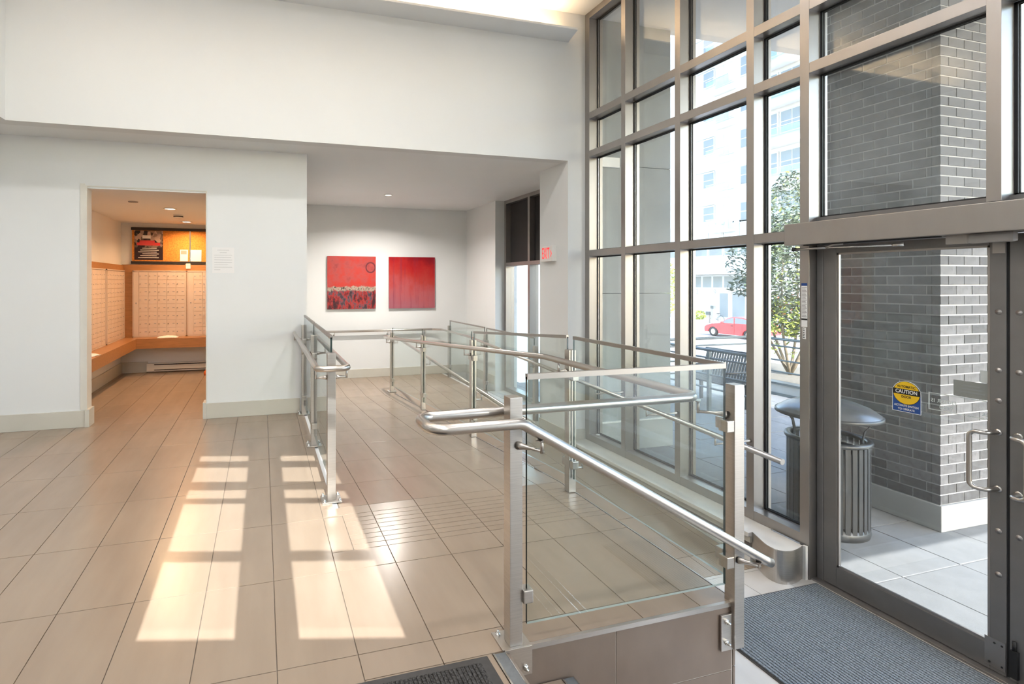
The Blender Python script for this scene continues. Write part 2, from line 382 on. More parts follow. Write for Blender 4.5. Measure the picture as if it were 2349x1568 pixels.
# second ramp: back towards the entrance along the windows
mb = MB()
mb.hexa([(XD + 0.02, 3.0, -0.8), (3.5, 3.0, -0.8), (3.5, 8.2, -0.6), (XD + 0.02, 8.2, -0.6)], [(XD + 0.02, 3.0, -0.64 - G), (3.5, 3.0, -0.64 - G), (3.5, 8.2, -0.36 - G), (XD + 0.02, 8.2, -0.36 - G)])
r2 = struct(mb.build('ramp_floor', M['grout']), 'tiled ramp coming down along the tall windows to the door', 'ramp')
tile_field(r2, [(XD + 0.03, 3.0, 3.47, 8.2)], ramp2, mt=M['tile'])
# entrance floor
mb = MB().box(0.93, -2.4, -0.8, 3.95, YF, ZL - G); mb.box(XD + 0.02, YF, -0.8, 3.95, 3.0, ZL - G)
fl2 = struct(mb.build('floor', M['grout_l']), 'pale tiled entrance floor below the stairs', 'floor')
tile_field(fl2, [(XD + 0.005, 0.9, 3.74, YF), (XD + 0.03, YF, 3.74, 3.0)], lambda y: ZL, tw=0.305, tl=0.61, X0=2.29, Y0=1.75, mt=M['tile_low'])

# face of the landing seen beside the stairs, and its tiles
lf = sempty('wall_stair', (1.49, YF, ZL), 'brown tiled side face of the landing under the front glass guard', 'wall')
MB().box(0.90, YF + 0.0045, ZL, XD, YF + 0.1, -0.014).build('backing', M['grout_l'], lf)
MB().box(XD - 0.08, YF + 0.1, -0.8, XD + 0.02, 3.37, -0.012).build('side_backing', M['grout_l'], lf)
MB().hexa([(XD - 0.08, 3.37, -0.9), (XD + 0.02, 3.37, -0.9), (XD + 0.02, 8.2, -0.7), (XD - 0.08, 8.2, -0.7)], [(XD - 0.08, 3.37, -0.012), (XD + 0.02, 3.37, -0.012), (XD + 0.02, 8.2, -0.372), (XD - 0.08, 8.2, -0.372)]).build('ramp_curb', M['grout_l'], lf)
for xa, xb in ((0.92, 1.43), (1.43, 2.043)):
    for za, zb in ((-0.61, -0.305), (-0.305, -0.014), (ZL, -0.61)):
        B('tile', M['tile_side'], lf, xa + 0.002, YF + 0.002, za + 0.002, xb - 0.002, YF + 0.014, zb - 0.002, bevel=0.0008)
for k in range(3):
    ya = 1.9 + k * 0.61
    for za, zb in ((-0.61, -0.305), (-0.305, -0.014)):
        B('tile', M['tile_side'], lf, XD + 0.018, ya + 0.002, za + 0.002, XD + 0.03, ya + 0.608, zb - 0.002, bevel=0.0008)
# steel edge trims
struct(MB().box(0.99, YF - 0.003, -0.017, XD + 0.03, YF + 0.012, 0.003).box(XD + 0.014, YF - 0.003, -0.06, XD + 0.032, YF + 0.004, 0.003).build('trim_1', M['steel']), 'thin steel edge trim along the landing front', 'trim')
mb = MB().box(XD + 0.022, YF + 0.012, -0.017, XD + 0.030, 3.37, 0.002)
mb.hexa([(XD + 0.022, 3.37, -0.017), (XD + 0.030, 3.37, -0.017), (XD + 0.030, 8.2, -0.377), (XD + 0.022, 8.2, -0.377)], [(XD + 0.022, 3.37, 0.002), (XD + 0.030, 3.37, 0.002), (XD + 0.030, 8.2, -0.358), (XD + 0.022, 8.2, -0.358)])
struct(mb.build('trim_2', M['steel']), 'thin steel edge trim under the divider guard', 'trim')

# ------------------------------------------------------------------ stairs down to the entrance
st = sempty('staircase', (1.4, 0.9, ZL), 'short flight of tiled stairs with grey grip strips down to the entrance', 'stairs')
edges = [0.915, 1.22, 1.525, 1.83]
MB().box(0.86, -1.0, -0.2, 0.915, YF - 0.008, -G).build('landing_edge', M['grout'], st)
for k, xe in enumerate(edges):
    zt = -0.16 * k; zb = zt - 0.16
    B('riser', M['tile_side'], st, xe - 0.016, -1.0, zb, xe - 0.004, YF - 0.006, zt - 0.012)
    if k < 3:
        B('tread', M['tile'], st, xe - 0.004, -1.0, zb - 0.014, edges[k + 1] - 0.056, YF - 0.006, zb)
    n = B('nosing', M['nosing'], st, xe - 0.047, -1.0, zt - 0.010, xe - 0.004, YF - 0.01, zt + 0.002)
    B('nosing_edge', M['chrome'], n, xe - 0.004, -1.0, zt - 0.012, xe, YF - 0.008, zt + 0.003)
    B('nosing_edge', M['chrome'], n, xe - 0.0545, -1.0, zt - 0.012, xe - 0.047, YF - 0.008, zt + 0.003)
MB().box(0.93, -1.0, -0.78, 1.2, YF - 0.01, -0.174).box(1.2, -1.0, -0.78, 1.51, YF - 0.01, -0.334).box(1.51, -1.0, -0.78, 1.815, YF - 0.01, -0.494).build('stair_core', M['grout'], st)

# ------------------------------------------------------------------ mats
t = thing('door_mat', 'black ribbed mat with a rubber border at the top of the stairs', 'mat', (0.1, 1.35, 0.0))
mb = MB().box(-0.65, 0.75, 0.0, 0.835, 1.874, 0.004); mb.build('rubber_border', M['rubber_mat'], t, 0.002)
mb = MB()
for k in range(90):
    x = -0.60 + k * 0.0156
    if x < 0.785: mb.box(x, 0.80, 0.004, x + 0.010, 1.838, 0.011 + 0.0015 * random.random())
mb.box(-0.605, 0.795, 0.004, 0.795, 1.842, 0.007)
pile = mb.build('pile', M['carpet_dk'], t); pile['kind'] = 'stuff'
t = thing('entrance_mat', 'large blue grey ribbed carpet mat inside the glass entrance doors', 'mat', (3.13, 1.6, ZL))
MB().box(2.585, 0.2, ZL, 3.685, 2.725, ZL + 0.005).build('backing', M['rubber_mat'], t)
mb = MB()
nr = 50
for k in range(nr):
    x = 2.60 + (3.67 - 2.60) * k / nr
    mb.box(x, 0.215, ZL + 0.004, x + 0.0145, 2.71, ZL + 0.0125 + 0.001 * random.random())
pile = mb.build('ribbed_pile', M['carpet_blue'], t); pile['kind'] = 'stuff'

# ------------------------------------------------------------------ walls and ceilings
def swall(name, mb, label, cat='wall', m=None): return struct(mb.build(name, m or M['wall']), label, cat)
# wall with the mail room opening
mb = MB()
mb.box(-4.5, YW, 0, -1.69, YW + 0.14, ZS); mb.box(-0.57, YW, 0, 0.477, YW + 0.14, ZS); mb.box(-1.69, YW, 2.40, -0.57, YW + 0.14, ZS)
mb.box(0.33, YW + 0.14, -0.6, 0.477, YB, ZS)
mb.box(0.44, 3.4, -0.6, 0.472, YW, -0.012)
swall('wall_left', mb, 'white wall with the open doorway to the mail room')
# header bulkhead, pier beside the windows
mb = MB(); mb.box(-2.17, YH, ZS, XC + 0.2, YH + 0.15, ZC + 0.1); mb.box(-2.32, -2.4, ZS, -2.17, YH + 0.15, ZC + 0.1)
swall('wall_header', mb, 'tall white upper wall over the low ramp hall')
mb = MB(); mb.box(3.45, YH, -0.7, XC + 0.22, 6.08, ZS)
swall('wall_pier', mb, 'white pier carrying the exit sign next to the tall windows', 'pier')
swall('wall_rear', MB().box(0.33, YB, -0.6, 4.4, YB + 0.15, ZS + 0.1), 'white rear wall with two red paintings')
mb = MB(); mb.box(3.93, 8.47, -0.6, 4.35, YB, ZS); mb.box(4.2, 6.08, -0.8, 4.35, 7.0, ZS)
swall('wall_right', mb, 'white side wall beside the narrow rear window')
mb = MB(); mb.box(-4.5, YH + 0.15, ZS, XC + 0.6, YB + 0.15, ZS + 0.12); mb.box(-4.5, -2.4, ZS, -2.32, YH + 0.15, ZS + 0.12)
struct(mb.build('ceiling', M['ceil']), 'low grey white soffit over the ramp hall', 'ceiling')
struct(MB().prism([(-2.3, -1.6 + 0.27 * 2.19, ZC), (XC + 0.2, -1.6 - 0.27 * 3.99, ZC), (XC + 0.2, YH, ZC), (-2.3, YH, ZC)], (0, 0, 0.12)).build('ceiling', M['ceil']), 'high white lobby ceiling washed by the cove light', 'ceiling')
swall('wall_side', MB().box(-4.62, -2.4, 0, -4.5, YW, ZS), 'white wall at the far left of the lobby')
# rear wall behind the camera with its window lights (sun patches on the floor come through it)
bw = sempty('wall_back', (-0.11, -1.6, 0.0), 'white wall with a high window behind the camera', 'wall')
bw.rotation_euler = (0, 0, -math.atan(0.27))
f = 1.0358
def lx(x): return (x + 0.11) * f
bays = [(-0.495, -0.105), (0.14, 0.565)]
mb = MB()
def bb(x0, x1, z0, z1): mb.box(-0.11 + lx(x0), -1.6 - 0.02, z0, -0.11 + lx(x1), -1.6 + 0.02, z1)
bb(-4.4, bays[0][0], -0.8, ZC + 0.02); bb(bays[0][1], bays[1][0], 2.735, ZC + 0.02); bb(bays[1][1], 4.1, -0.8, ZC + 0.02)
bb(bays[0][0], bays[1][1], -0.8, 2.735)
for a, b in bays:
    for z0, z1 in ((3.203, 3.254), (3.731, 3.767), (3.899, 3.983), (4.228, 4.307), (4.43, ZC + 0.02)): bb(a, b, z0, z1)
bwm = mb.build('wall_panel', M['wall'], bw, base=(-0.11, -1.6, 0.0))
MB().box(-0.11 + lx(-0.495), -1.605, 2.8, -0.11 + lx(-0.105), -1.6, 4.43).build('pane', M['pane'], bw)
MB().box(-0.11 + lx(0.14), -1.605, 2.8, -0.11 + lx(0.565), -1.6, 4.43).build('pane', M['pane'], bw)
# cove shelf with its led strip
cv = thing('cove_shelf', 'thin white light shelf high on the upper wall', 'light shelf', (0.6, 5.28, 4.26))
MB().prism([(-2.16, YH, 4.26), (3.455, YH, 4.26), (3.385, 5.13, 4.26), (-2.16, 5.13, 4.26)], (0, 0, 0.022)).build('shelf', M['ceil'], cv)
MB().box(-2.1, YH - 0.12, 4.284, 3.3, YH - 0.09, 4.298).build('led_strip', M['led'], cv)
def area(name, loc, rot, sx, sy, e, col, parent, shape='RECTANGLE', spread=180):
    d = bpy.data.lights.new(name, 'AREA'); d.shape = shape; d.size = sx; d.size_y = sy; d.energy = e; d.color = col; d.spread = R(spread)
    o = bpy.data.objects.new(name, d); COL.objects.link(o); o.rotation_euler = rot; o.parent = parent; o.location = Vector(loc) - WL[parent]
    return o
area('cove_light', (0.6, YH - 0.105, 4.30), (R(180), 0, 0), 5.3, 0.1, 36, (1, 0.68, 0.38), cv)

# baseboards
def baseb(name, boxes, label):
    mb = MB()
    for b in boxes: mb.box(*b)
    struct(mb.build(name, M['base'], None, 0.003), label, 'baseboard')
baseb('baseboard_left', [(-4.5, YW - 0.016, 0, -1.70, YW, 0.165), (-1.7, YW - 0.03, 0, -1.66, YW + 0.14, 0.175)], 'beige baseboard left of the mail room doorway')
baseb('baseboard_middle', [(-0.57, YW - 0.016, 0, 0.40, YW, 0.162), (-0.605, YW - 0.022, 0, -0.57, YW + 0.14, 0.172)], 'beige baseboard right of the mail room doorway')
baseb('baseboard_rear', [(0.48, YB - 0.016, -0.36, 3.93, YB, -0.2)], 'pale baseboard under the red paintings')
baseb('baseboard_right', [(3.914, 8.47, -0.36, 3.93, YB, -0.2)], 'pale baseboard beside the rear window')
baseb('baseboard_pier', [(3.44, YH - 0.012, -0.42, XC, YH, -0.29), (3.436, YH, -0.46, 3.45, 6.08, -0.3)], 'pale baseboard round the foot of the pier')
# plaster edge trim round the doorway
mb = MB().box(-1.745, YW - 0.008, 0.17, -1.70, YW, 2.43).box(-1.70, YW - 0.008, 2.40, -0.565, YW, 2.412).box(-0.575, YW - 0.008, 0.17, -0.563, YW, 2.40).box(-1.70, YW - 0.012, 0.17, -1.685, YW + 0.14, 2.40)
struct(mb.build('trim_3', M['trim']), 'slim pale trim round the mail room doorway', 'trim')

# ------------------------------------------------------------------ curtain wall
cw = sempty('window_1', (3.77, 2.0, -0.41), 'tall grey aluminium curtain wall of large panes', 'window wall')
MU = [(5.345, 5.43), (4.712, 4.777), (3.953, 4.018), (3.201, 3.267), (2.770, 2.836), (1.773, 1.833), (0.76, 0.82), (-0.24, -0.18), (-1.24, -1.18)]
TR = [(4.535, 4.61), (3.356, 3.431), (2.911, 2.984), (1.748, 1.818), (-0.41, -0.335)]
XG = 3.80
def mull(y0, y1, z0, z1, nm='mullion'):
    mb = MB().box(XC, y0, z0, XC + 0.105, y1, z1); mb.box(XC + 0.105, y0 + 0.012, z0, 3.87, y1 - 0.012, z1)
    return mb.build(nm, M['alum'], cw, 0.0015)
for k, (a, b) in enumerate(MU):
    mull(a, b, ZL if k == 4 else (-0.41 if k < 4 else 1.87), ZC)
for k in range(len(MU) - 1):
    yb, ya = MU[k][0], MU[k + 1][1]
    door = k >= 4
    zs = [t for t in TR if not (door and t[0] < 2.0)]
    for (z0, z1) in zs:
        B('transom', M['alum'], cw, XC + 0.001, ya, z0, XC + 0.105, yb, z1, bevel=0.0015)
        B('transom_back', M['alum_dk'], cw, XC + 0.105, ya, z0 + 0.012, 3.868, yb, z1 - 0.012)
    zz = [t for t in zs]
    lows = [(zz[i + 1][1], zz[i][0]) for i in range(len(zz) - 1)]
    if door: lows.append((1.90, 2.911))
    for (z0, z1) in lows:
        p = MB().box(XG - 0.004, ya + 0.006, z0 + 0.006, XG + 0.004, yb - 0.006, z1 - 0.006).build('pane', M['pane_dusty'] if door else M['pane'], cw)
        g = 0.013
        mg = MB()
        for xx in (XG - 0.014, XG + 0.008):
            mg.box(xx, ya - 0.001, z0, xx + 0.006, ya + g, z1).box(xx, yb - g, z0, xx + 0.006, yb + 0.001, z1).box(xx, ya, z0, xx + 0.006, yb, z0 + g).box(xx, ya, z1 - g, xx + 0.006, yb, z1)
        mg.build('gasket', M['gasket'], p)
# sill board with the heater under it
sb = thing('sill_heater', 'white sill board over a slim heater along the tall windows', 'heater', (3.57, 4.1, -0.6))
B('sill_board', M['sill'], sb, 3.465, 3.06, -0.445, XC + 0.02, YH - 0.01, -0.412, bevel=0.003)
B('heater_lip', M['base'], sb, 3.482, 3.06, -0.49, 3.505, 5.2, -0.445)
B('heater_grille', M['alum_dk'], sb, 3.498, 3.06, -0.535, 3.51, 5.2, -0.49)
B('heater_body', M['white'], sb, 3.485, 3.06, -0.70, XC + 0.02, 5.2, -0.535, bevel=0.002)
B('sill_back', M['base'], sb, 3.51, 3.06, -0.72, XC + 0.02, YH - 0.01, -0.445)
# half round steel cover at its end
t = thing('heater_end_cover', 'half round brushed steel cover at the end of the window sill', 'cover', (3.55, 2.86, ZL))
ctrl = [(3.50, 3.06), (3.462, 2.97), (3.432, 2.90), (3.422, 2.85), (3.430, 2.805), (3.465, 2.775), (3.53, 2.765), (3.60, 2.780), (3.66, 2.80)]
pts = []
for k in range(len(ctrl) - 1):
    P0 = Vector(ctrl[max(0, k - 1)]); P1 = Vector(ctrl[k]); P2 = Vector(ctrl[k + 1]); P3 = Vector(ctrl[min(len(ctrl) - 1, k + 2)])
    for q in range(4):
        u = q / 4.0; pts.append(tuple(0.5 * (2 * P1 + (P2 - P0) * u + (2 * P0 - 5 * P1 + 4 * P2 - P3) * u * u + (3 * P1 - P0 - 3 * P2 + P3) * u ** 3)))
pts.append(ctrl[-1])
mb = MB()
for (xa, ya), (xb, yb) in zip(pts, pts[1:]): mb.quad([(xa, ya, ZL), (xb, yb, ZL), (xb, yb, -0.408), (xa, ya, -0.408)], 0, True)
mb.build('shell', M['steel'], t)
MB().prism([(x, y, -0.414) for x, y in pts] + [(3.66, 3.06, -0.414)], (0, 0, 0.004)).build('top_plate', M['sill'], t)
B('end_plate', M['white'], t, 3.655, 2.775, ZL, 3.675, 2.80, -0.405)
tag(MB().lathe([(0, 0), (0.022, 0), (0.022, 0.012), (0.018, 0.016), (0, 0.016)], (3.745, 5.27, -0.335), 16).build('jar_lid', M['white']), 'small round white lid lying in the corner of the window sill', 'lid')

# ------------------------------------------------------------------ entrance doors
def door_leaf(nm, y0, y1, label, hinge_hi):
    d = sempty(nm, (3.77, (y0 + y1) / 2, ZL), label, 'door')
    X0, X1 = 3.745, 3.79
    zt, zb = 1.70, -0.622
    s_hi, s_lo = (0.086, 0.066) if hinge_hi else (0.066, 0.086)
    for (a, b) in ((y1 - s_hi, y1), (y0, y0 + s_lo)): B('stile', M['alum_dk'], d, X0, a, zb, X1, b, zt, bevel=0.003)
    B('top_rail', M['alum_dk'], d, X0, y0 + s_lo, 1.645, X1, y1 - s_hi, zt, bevel=0.002)
    B('bottom_rail', M['alum_dk'], d, X0, y0 + s_lo, zb, X1, y1 - s_hi, -0.488, bevel=0.002)
    p = MB().box(3.764, y0 + s_lo - 0.004, -0.492, 3.772, y1 - s_hi + 0.004, 1.649).build('pane', M['pane'], d)
    ge = MB()
    ga, gb = y0 + s_lo, y1 - s_hi
    ge.box(3.752, ga, -0.488, 3.763, ga + 0.012, 1.645).box(3.752, gb - 0.012, -0.488, 3.763, gb, 1.645).box(3.752, ga, -0.488, 3.763, gb, -0.474).box(3.752, ga, 1.633, 3.763, gb, 1.645)
    ge.build('glazing_bead', M['alum'], p)
    # pull handle on the meeting stile
    ym = y0 + 0.033 if hinge_hi else y1 - 0.033
    s = 1 if hinge_hi else -1
    path = fillet([(3.748, ym, 0.652), (3.66, ym + 0.012 * s, 0.652), (3.655, ym + 0.072 * s, 0.652), (3.655, ym + 0.072 * s, 0.352), (3.66, ym + 0.012 * s, 0.352), (3.748, ym, 0.352)], 0.03, 5)
    h = MB().tube(path, 0.0115, 12).build('pull_handle', M['steel_tube'], d); plab(h, 'bent satin steel pull handle')
    for zz in (0.652, 0.352): MB().lathe([(0, -0.006), (0.017, -0.006), (0.017, 0.0), (0, 0.0)], (3.746, ym, zz), 16, axis='x').build('rosette', M['steel_tube'], h)
    for zz in ((1.29, 0.98, 0.82, 0.13, -0.10) if hinge_hi else (1.29, 0.98, 0.13)):
        yy = ym - 0.002
        b = MB().lathe([(0.0, -0.004), (0.006, -0.004), (0.007, -0.001), (0.014, -0.0015), (0.014, 0.001)], (3.745, yy, zz), 14, axis='x').build('screw_cap', M['alum'], d)
    return d
d1 = door_leaf('door_1', 1.785, 2.72, 'glass entrance door leaf with the yellow caution sticker', True)
d2 = door_leaf('door_2', 0.84, 1.772, 'second glass entrance door leaf at the right edge', False)
B('corner_plate', M['alum'], d1, 3.741, 1.788, 1.60, 3.745, 1.838, 1.70); B('kick_plate', M['alum'], d1, 3.741, 1.787, -0.60, 3.745, 1.87, -0.45)
for yy, zz in ((1.80, -0.47), (1.80, -0.58), (1.85, -0.58), (1.83, -0.47)): MB().lathe([(0, -0.002), (0.005, -0.002), (0.005, 0)], (3.741, yy, zz), 10, axis='x').build('screw', M['gasket'], d1)
b = MB().box(3.726, 1.735, -0.60, 3.745, 1.765, -0.46).tube([(3.735, 1.75, -0.46), (3.735, 1.75, -0.41)], 0.008, 10).build('floor_bolt', M['gasket'], d2)
MB().box(3.747, 2.722, ZL, 3.80, 2.768, 1.71).build('hinge_jamb', M['alum_dk'], cw, 0.006)
B('astragal', M['gasket'], cw, 3.755, 1.7725, -0.62, 3.785, 1.7845, 1.70)
B('threshold', M['alum'], cw, 3.70, 0.8, ZL, 3.84, 2.77, ZL + 0.014, bevel=0.003)
B('door_head', M['alum_dk'], cw, 3.745, 0.8, 1.705, 3.868, 2.77, 1.90)
# sticker on the door glass, facing the room
XS = 3.7632
cs = MB()
def arch(y0, y1, z0, z1, zr, n=20):
    """sign outline in the door plane; y runs right to left in the picture"""
    pts = [(XS, y0, z0), (XS, y1, z0), (XS, y1, zr)]
    cy = (y0 + y1) / 2; hw = (y1 - y0) / 2
    for k in range(1, n): a = math.pi * k / n; pts.append((XS, cy + hw * math.cos(a), zr + (z1 - zr) * math.sin(a)))
    pts.append((XS, y0, zr)); return pts
sg = MB().prism(arch(2.166, 2.315, 0.655, 0.845, 0.772), (0.0006, 0, 0)).build('caution_sticker', M['signwhite'], d1); plab(sg, 'yellow and blue automatic caution door sticker')
XS = 3.7628; MB().prism(arch(2.169, 2.312, 0.658, 0.842, 0.772), (0.0004, 0, 0)).build('blue_field', M['blue'], sg)
XS = 3.7624
cyc, czc, rad = 2.2405, 0.772, 0.0705
MB().prism([(XS, cyc + rad * math.cos(2 * math.pi * k / 40), czc + rad * math.sin(2 * math.pi * k / 40)) for k in range(40)], (0.0004, 0, 0)).build('black_ring', M['black'], sg)
XS = 3.7620; rad = 0.068
MB().prism([(XS, cyc + rad * math.cos(2 * math.pi * k / 40), czc + rad * math.sin(2 * math.pi * k / 40)) for k in range(40)], (0.0004, 0, 0)).build('yellow_disc', M['yellow'], sg)
MB().box(3.7614, 2.1695, 0.762, 3.7620, 2.3115, 0.795).build('black_band', M['black'], sg)
for body, z, w, h_, mm in (('AUTOMATIC', 0.809, 0.096, 0.021, 'black'), ('CAUTION', 0.7785, 0.112, 0.031, 'signwhite'), ('DOOR', 0.748, 0.05, 0.021, 'black'), ('ACTIVATE SWITCH', 0.693, 0.126, 0.017, 'signwhite'), ('TO OPERATE', 0.672, 0.086, 0.017, 'signwhite')):
    text_part('lettering', body, h_, (3.7611, cyc, z), (0, -1, 0), (0, 0, 1), M[mm], sg, width=w, bold=0.022)
# white vinyl notice on the outside of the glass, read from outside
vn = MB()
for a in ((1.86, 2.135, 0.797, 0.801), (1.86, 2.135, 0.701, 0.705)): vn.box(3.7725, a[0], a[2], 3.7731, a[1], a[3])
vn.box(3.7725, 2.131, 0.70, 3.7731, 2.136, 0.802)
vo = vn.build('vinyl_frame', M['signwhite'], d1); plab(vo, 'white outline notice seen from behind, in reverse')
text_part('lettering', 'DOOR IS', 0.03, (3.7733, 2.125, 0.757), (0, 1, 0), (0, 0, 1), M['signwhite'], vo, align='RIGHT')
text_part('lettering', 'YOU', 0.03, (3.7733, 2.085, 0.722), (0, 1, 0), (0, 0, 1), M['signwhite'], vo, align='RIGHT')
text_part('lettering', 'PLE', 0.026, (3.7733, 1.858, 0.727), (0, 1, 0), (0, 0, 1), M['signwhite'], vo, align='LEFT')
pq = B('plaque', M['plaque'], d1, 3.774, 1.868, 0.755 + 0.05, 3.777, 2.02, 0.895); plab(pq, 'grey plaque seen from behind')
for k in range(3): B('faded_line', M['ink'], pq, 3.7735, 1.885 + 0.01 * k, 0.83 + k * 0.018, 3.774, 2.0 - 0.01 * k, 0.838 + k * 0.018)
B('sheet', M['paper'], d1, 3.774, 1.855, 0.90, 3.7745, 1.905, 0.965)
# instruction label on the jamb mullion
il = B('instruction_label', M['signwhite'], cw, XC - 0.0008, 2.782, 1.13, XC, 2.824, 1.44)
B('blue_strip', M['blue'], il, XC - 0.0014, 2.782, 1.42, XC - 0.0008, 2.824, 1.44)
for k in range(22): B('printed_line', M['ink'], il, XC - 0.0012, 2.786 + 0.004 * (k % 3), 1.20 + k * 0.0098, XC - 0.0008, 2.820, 1.205 + k * 0.0098)
B('black_strip', M['black'], il, XC - 0.0014, 2.782, 1.178, XC - 0.0008, 2.824, 1.19)
i2 = B('instruction_label', M['signwhite'], cw, XC - 0.0008, 2.792, 1.045, XC, 2.816, 1.125)
for k in range(6): B('printed_line', M['black'], i2, XC - 0.0012, 2.800 + 0.002 * (k % 2), 1.052 + k * 0.012, XC - 0.0008, 2.812, 1.058 + k * 0.012)
# automatic operator over the doors
op = thing('door_operator', 'long brown grey automatic door operator box over the entrance doors', 'door operator', (3.61, 1.4, 1.70))
B('housing', M['alum'], op, 3.55, 0.3, 1.703, XC, 2.848, 1.853, bevel=0.003)
B('end_cap', M['alum_dk'], op, 3.555, 2.848, 1.706, XC - 0.004, 2.853, 1.85)
arm = MB().tube([(3.57, 2.80, 1.672), (3.60, 2.60, 1.676)], 0.008, 8).tube([(3.60, 2.60, 1.676), (3.615, 2.56, 1.695), (3.62, 2.50, 1.70)], 0.01, 8).build('closer_arm', M['alum'], op)
MB().tube([(3.575, 2.79, 1.677), (3.66, 2.24, 1.672)], 0.006, 8).tube([(3.66, 2.25, 1.672), (3.675, 2.20, 1.674)], 0.011, 8).build('link_rod', M['chrome'], op)
MB().lathe([(0, -0.012), (0.014, -0.012), (0.014, 0.012), (0, 0.012)], (3.573, 2.795, 1.675), 14).build('pivot', M['gasket'], op)
B('slide_channel', M['gasket'], op, 3.60, 2.0, 1.697, 3.64, 2.75, 1.703)
B('sensor_plate', M['alum'], op, 3.635, 1.80, 1.655, 3.65, 1.98, 1.703)
se = MB().box(3.60, 1.69, 1.652, 3.645, 1.875, 1.703).build('motion_sensor', M['plaque'], op, 0.012)

# ------------------------------------------------------------------ guards with glass, posts and handrails
def glass_quad(name, p, q, za, zb, zc, zd, parent, axis, th=0.012, cap=True, black_end=None):
    """upright pane between plan points p,q; za,zb bottom heights, zc,zd top heights at p and q"""
    dx, dy = q[0] - p[0], q[1] - p[1]; l = math.hypot(dx, dy); nx, ny = -dy / l * th / 2, dx / l * th / 2
    b = [(p[0] - nx, p[1] - ny, za), (q[0] - nx, q[1] - ny, zb), (q[0] + nx, q[1] + ny, zb), (p[0] + nx, p[1] + ny, za)]
    t_ = [(p[0] - nx, p[1] - ny, zc), (q[0] - nx, q[1] - ny, zd), (q[0] + nx, q[1] + ny, zd), (p[0] + nx, p[1] + ny, zc)]
    g = MB().hexa(b, t_, 0, [2, 2, 0, 1, 0, 1]).build(name, [M['glass'], M['glass_edge'], M['glass_edge_l']], parent)
    if cap:
        c = 0.009 / (th / 2)
        b2 = [(p[0] - nx * c, p[1] - ny * c, zc - 0.010), (q[0] - nx * c, q[1] - ny * c, zd - 0.010), (q[0] + nx * c, q[1] + ny * c, zd - 0.010), (p[0] + nx * c, p[1] + ny * c, zc - 0.010)]
        t2 = [(x, y, z + 0.022) for x, y, z in b2]
        MB().hexa(b2, t2).build('top_cap', M['steel_cap'], g)
    return g
PS = 0.0275
def clamp(post, c, dirx, diry):
    """block clamp gripping the pane next to a post"""
    cx, cy, cz = c; x = cx + dirx * 0.047; y = cy + diry * 0.047; w = 0.021
    ox, oy = (w if dirx else 0.024), (w if diry else 0.024)
    return MB().box(x - ox, y - oy, cz - 0.026, x + ox, y + oy, cz + 0.026).build('glass_clamp', M['steel'], post, 0.004)
def post(parent, x, y, z0, z1, plate=True, foot=0.0):
    p = MB().box(x - PS, y - PS, z0 - foot, x + PS, y + PS, z1).build('post', M['steel'], parent, 0.002)
    if plate:
        MB().box(x - 0.065, y - 0.065, z0, x + 0.065, y + 0.065, z0 + 0.008).build('base_plate', M['steel'], p, 0.0015)
        for sx in (-1, 1):
            for sy in (-1, 1):
                MB().lathe([(0.011, 0), (0.011, 0.007), (0.007, 0.007), (0.007, 0.014), (0.004, 0.02), (0, 0.021)], (x + sx * 0.05, y + sy * 0.05, z0 + 0.008), 10).build('bolt', M['chrome'], p)
    return p
def bracket(parent, a, b):
    """a: point on post face, b: point under the rail axis"""
    a = Vector(a); b = Vector(b); e = Vector((b.x, b.y, a.z)); d = (e - a).normalized(); l = (e - a).length
    mb = MB().tube([a, a + d * min(0.02, l * 0.25), a + d * min(0.055, l * 0.7), e - d * 0.004], [0.017, 0.013, 0.0065, 0.0065], 10)
    mb.tube([e + d * 0.004, e + Vector((0, 0, 0.001)) + d * 0.004], 0.006, 8)
    mb.tube([e - Vector((0, 0, 0.008)), b - Vector((0, 0, 0.018))], 0.0065, 10)
    side = Vector((-d.y, d.x, 0)) * 0.028
    q = b - Vector((0, 0, 0.0205))
    mb.hexa([q - side - d * 0.011, q - side + d * 0.011, q + side + d * 0.011, q + side - d * 0.011][::-1], [q - side - d * 0.011 + Vector((0, 0, .004)), q - side + d * 0.011 + Vector((0, 0, .004)), q + side + d * 0.011 + Vector((0, 0, .004)), q + side - d * 0.011 + Vector((0, 0, .004))][::-1])
    return mb.build('rail_bracket', M['steel_tube'], parent, recalc=True)
RR = 0.0205
def rail(parent, pts, r=RR, fr=0.05): return MB().tube(fillet(pts, fr, 7), r, 16).build('handrail', M['steel_tube'], parent)

# --- centre guard: divides the ramps, turns along the landing front and follows the stairs
cg = thing('glass_guard', 'long glass guard with looping steel handrail between the ramps and along the stairs', 'guard rail', (XD, 4.0, 0.0), 'glass guards with steel handrails')
py = [8.405, 6.66, 4.945, 3.194]
posts = []
for k, y in enumerate(py):
    p = post(cg, XD, y, ramp1(y) + 0.003, ramp1(y) + 0.98, plate=(k == 0)); posts.append(p)
    for zc in ((0.80, 0.20) if k else (0.85, 0.20)):
        clamp(p, (XD, y, ramp1(y) + zc), 0, -1)
        if k: clamp(p, (XD, y, ramp1(y) + zc), 0, 1)
for k in range(3):
    ya, yb = py[k + 1] + 0.034, py[k] - 0.034
    glass_quad('glass_panel', (XD, ya), (XD, yb), ramp1(ya) + 0.10, ramp1(yb) + 0.10, ramp1(ya) + 1.065, ramp1(yb) + 1.055, cg, 'y', cap=(k == 2))
g = glass_quad('glass_panel', (XD, 1.93), (XD, 3.15), 0.10, 0.10, 1.065, 1.065, cg, 'y')
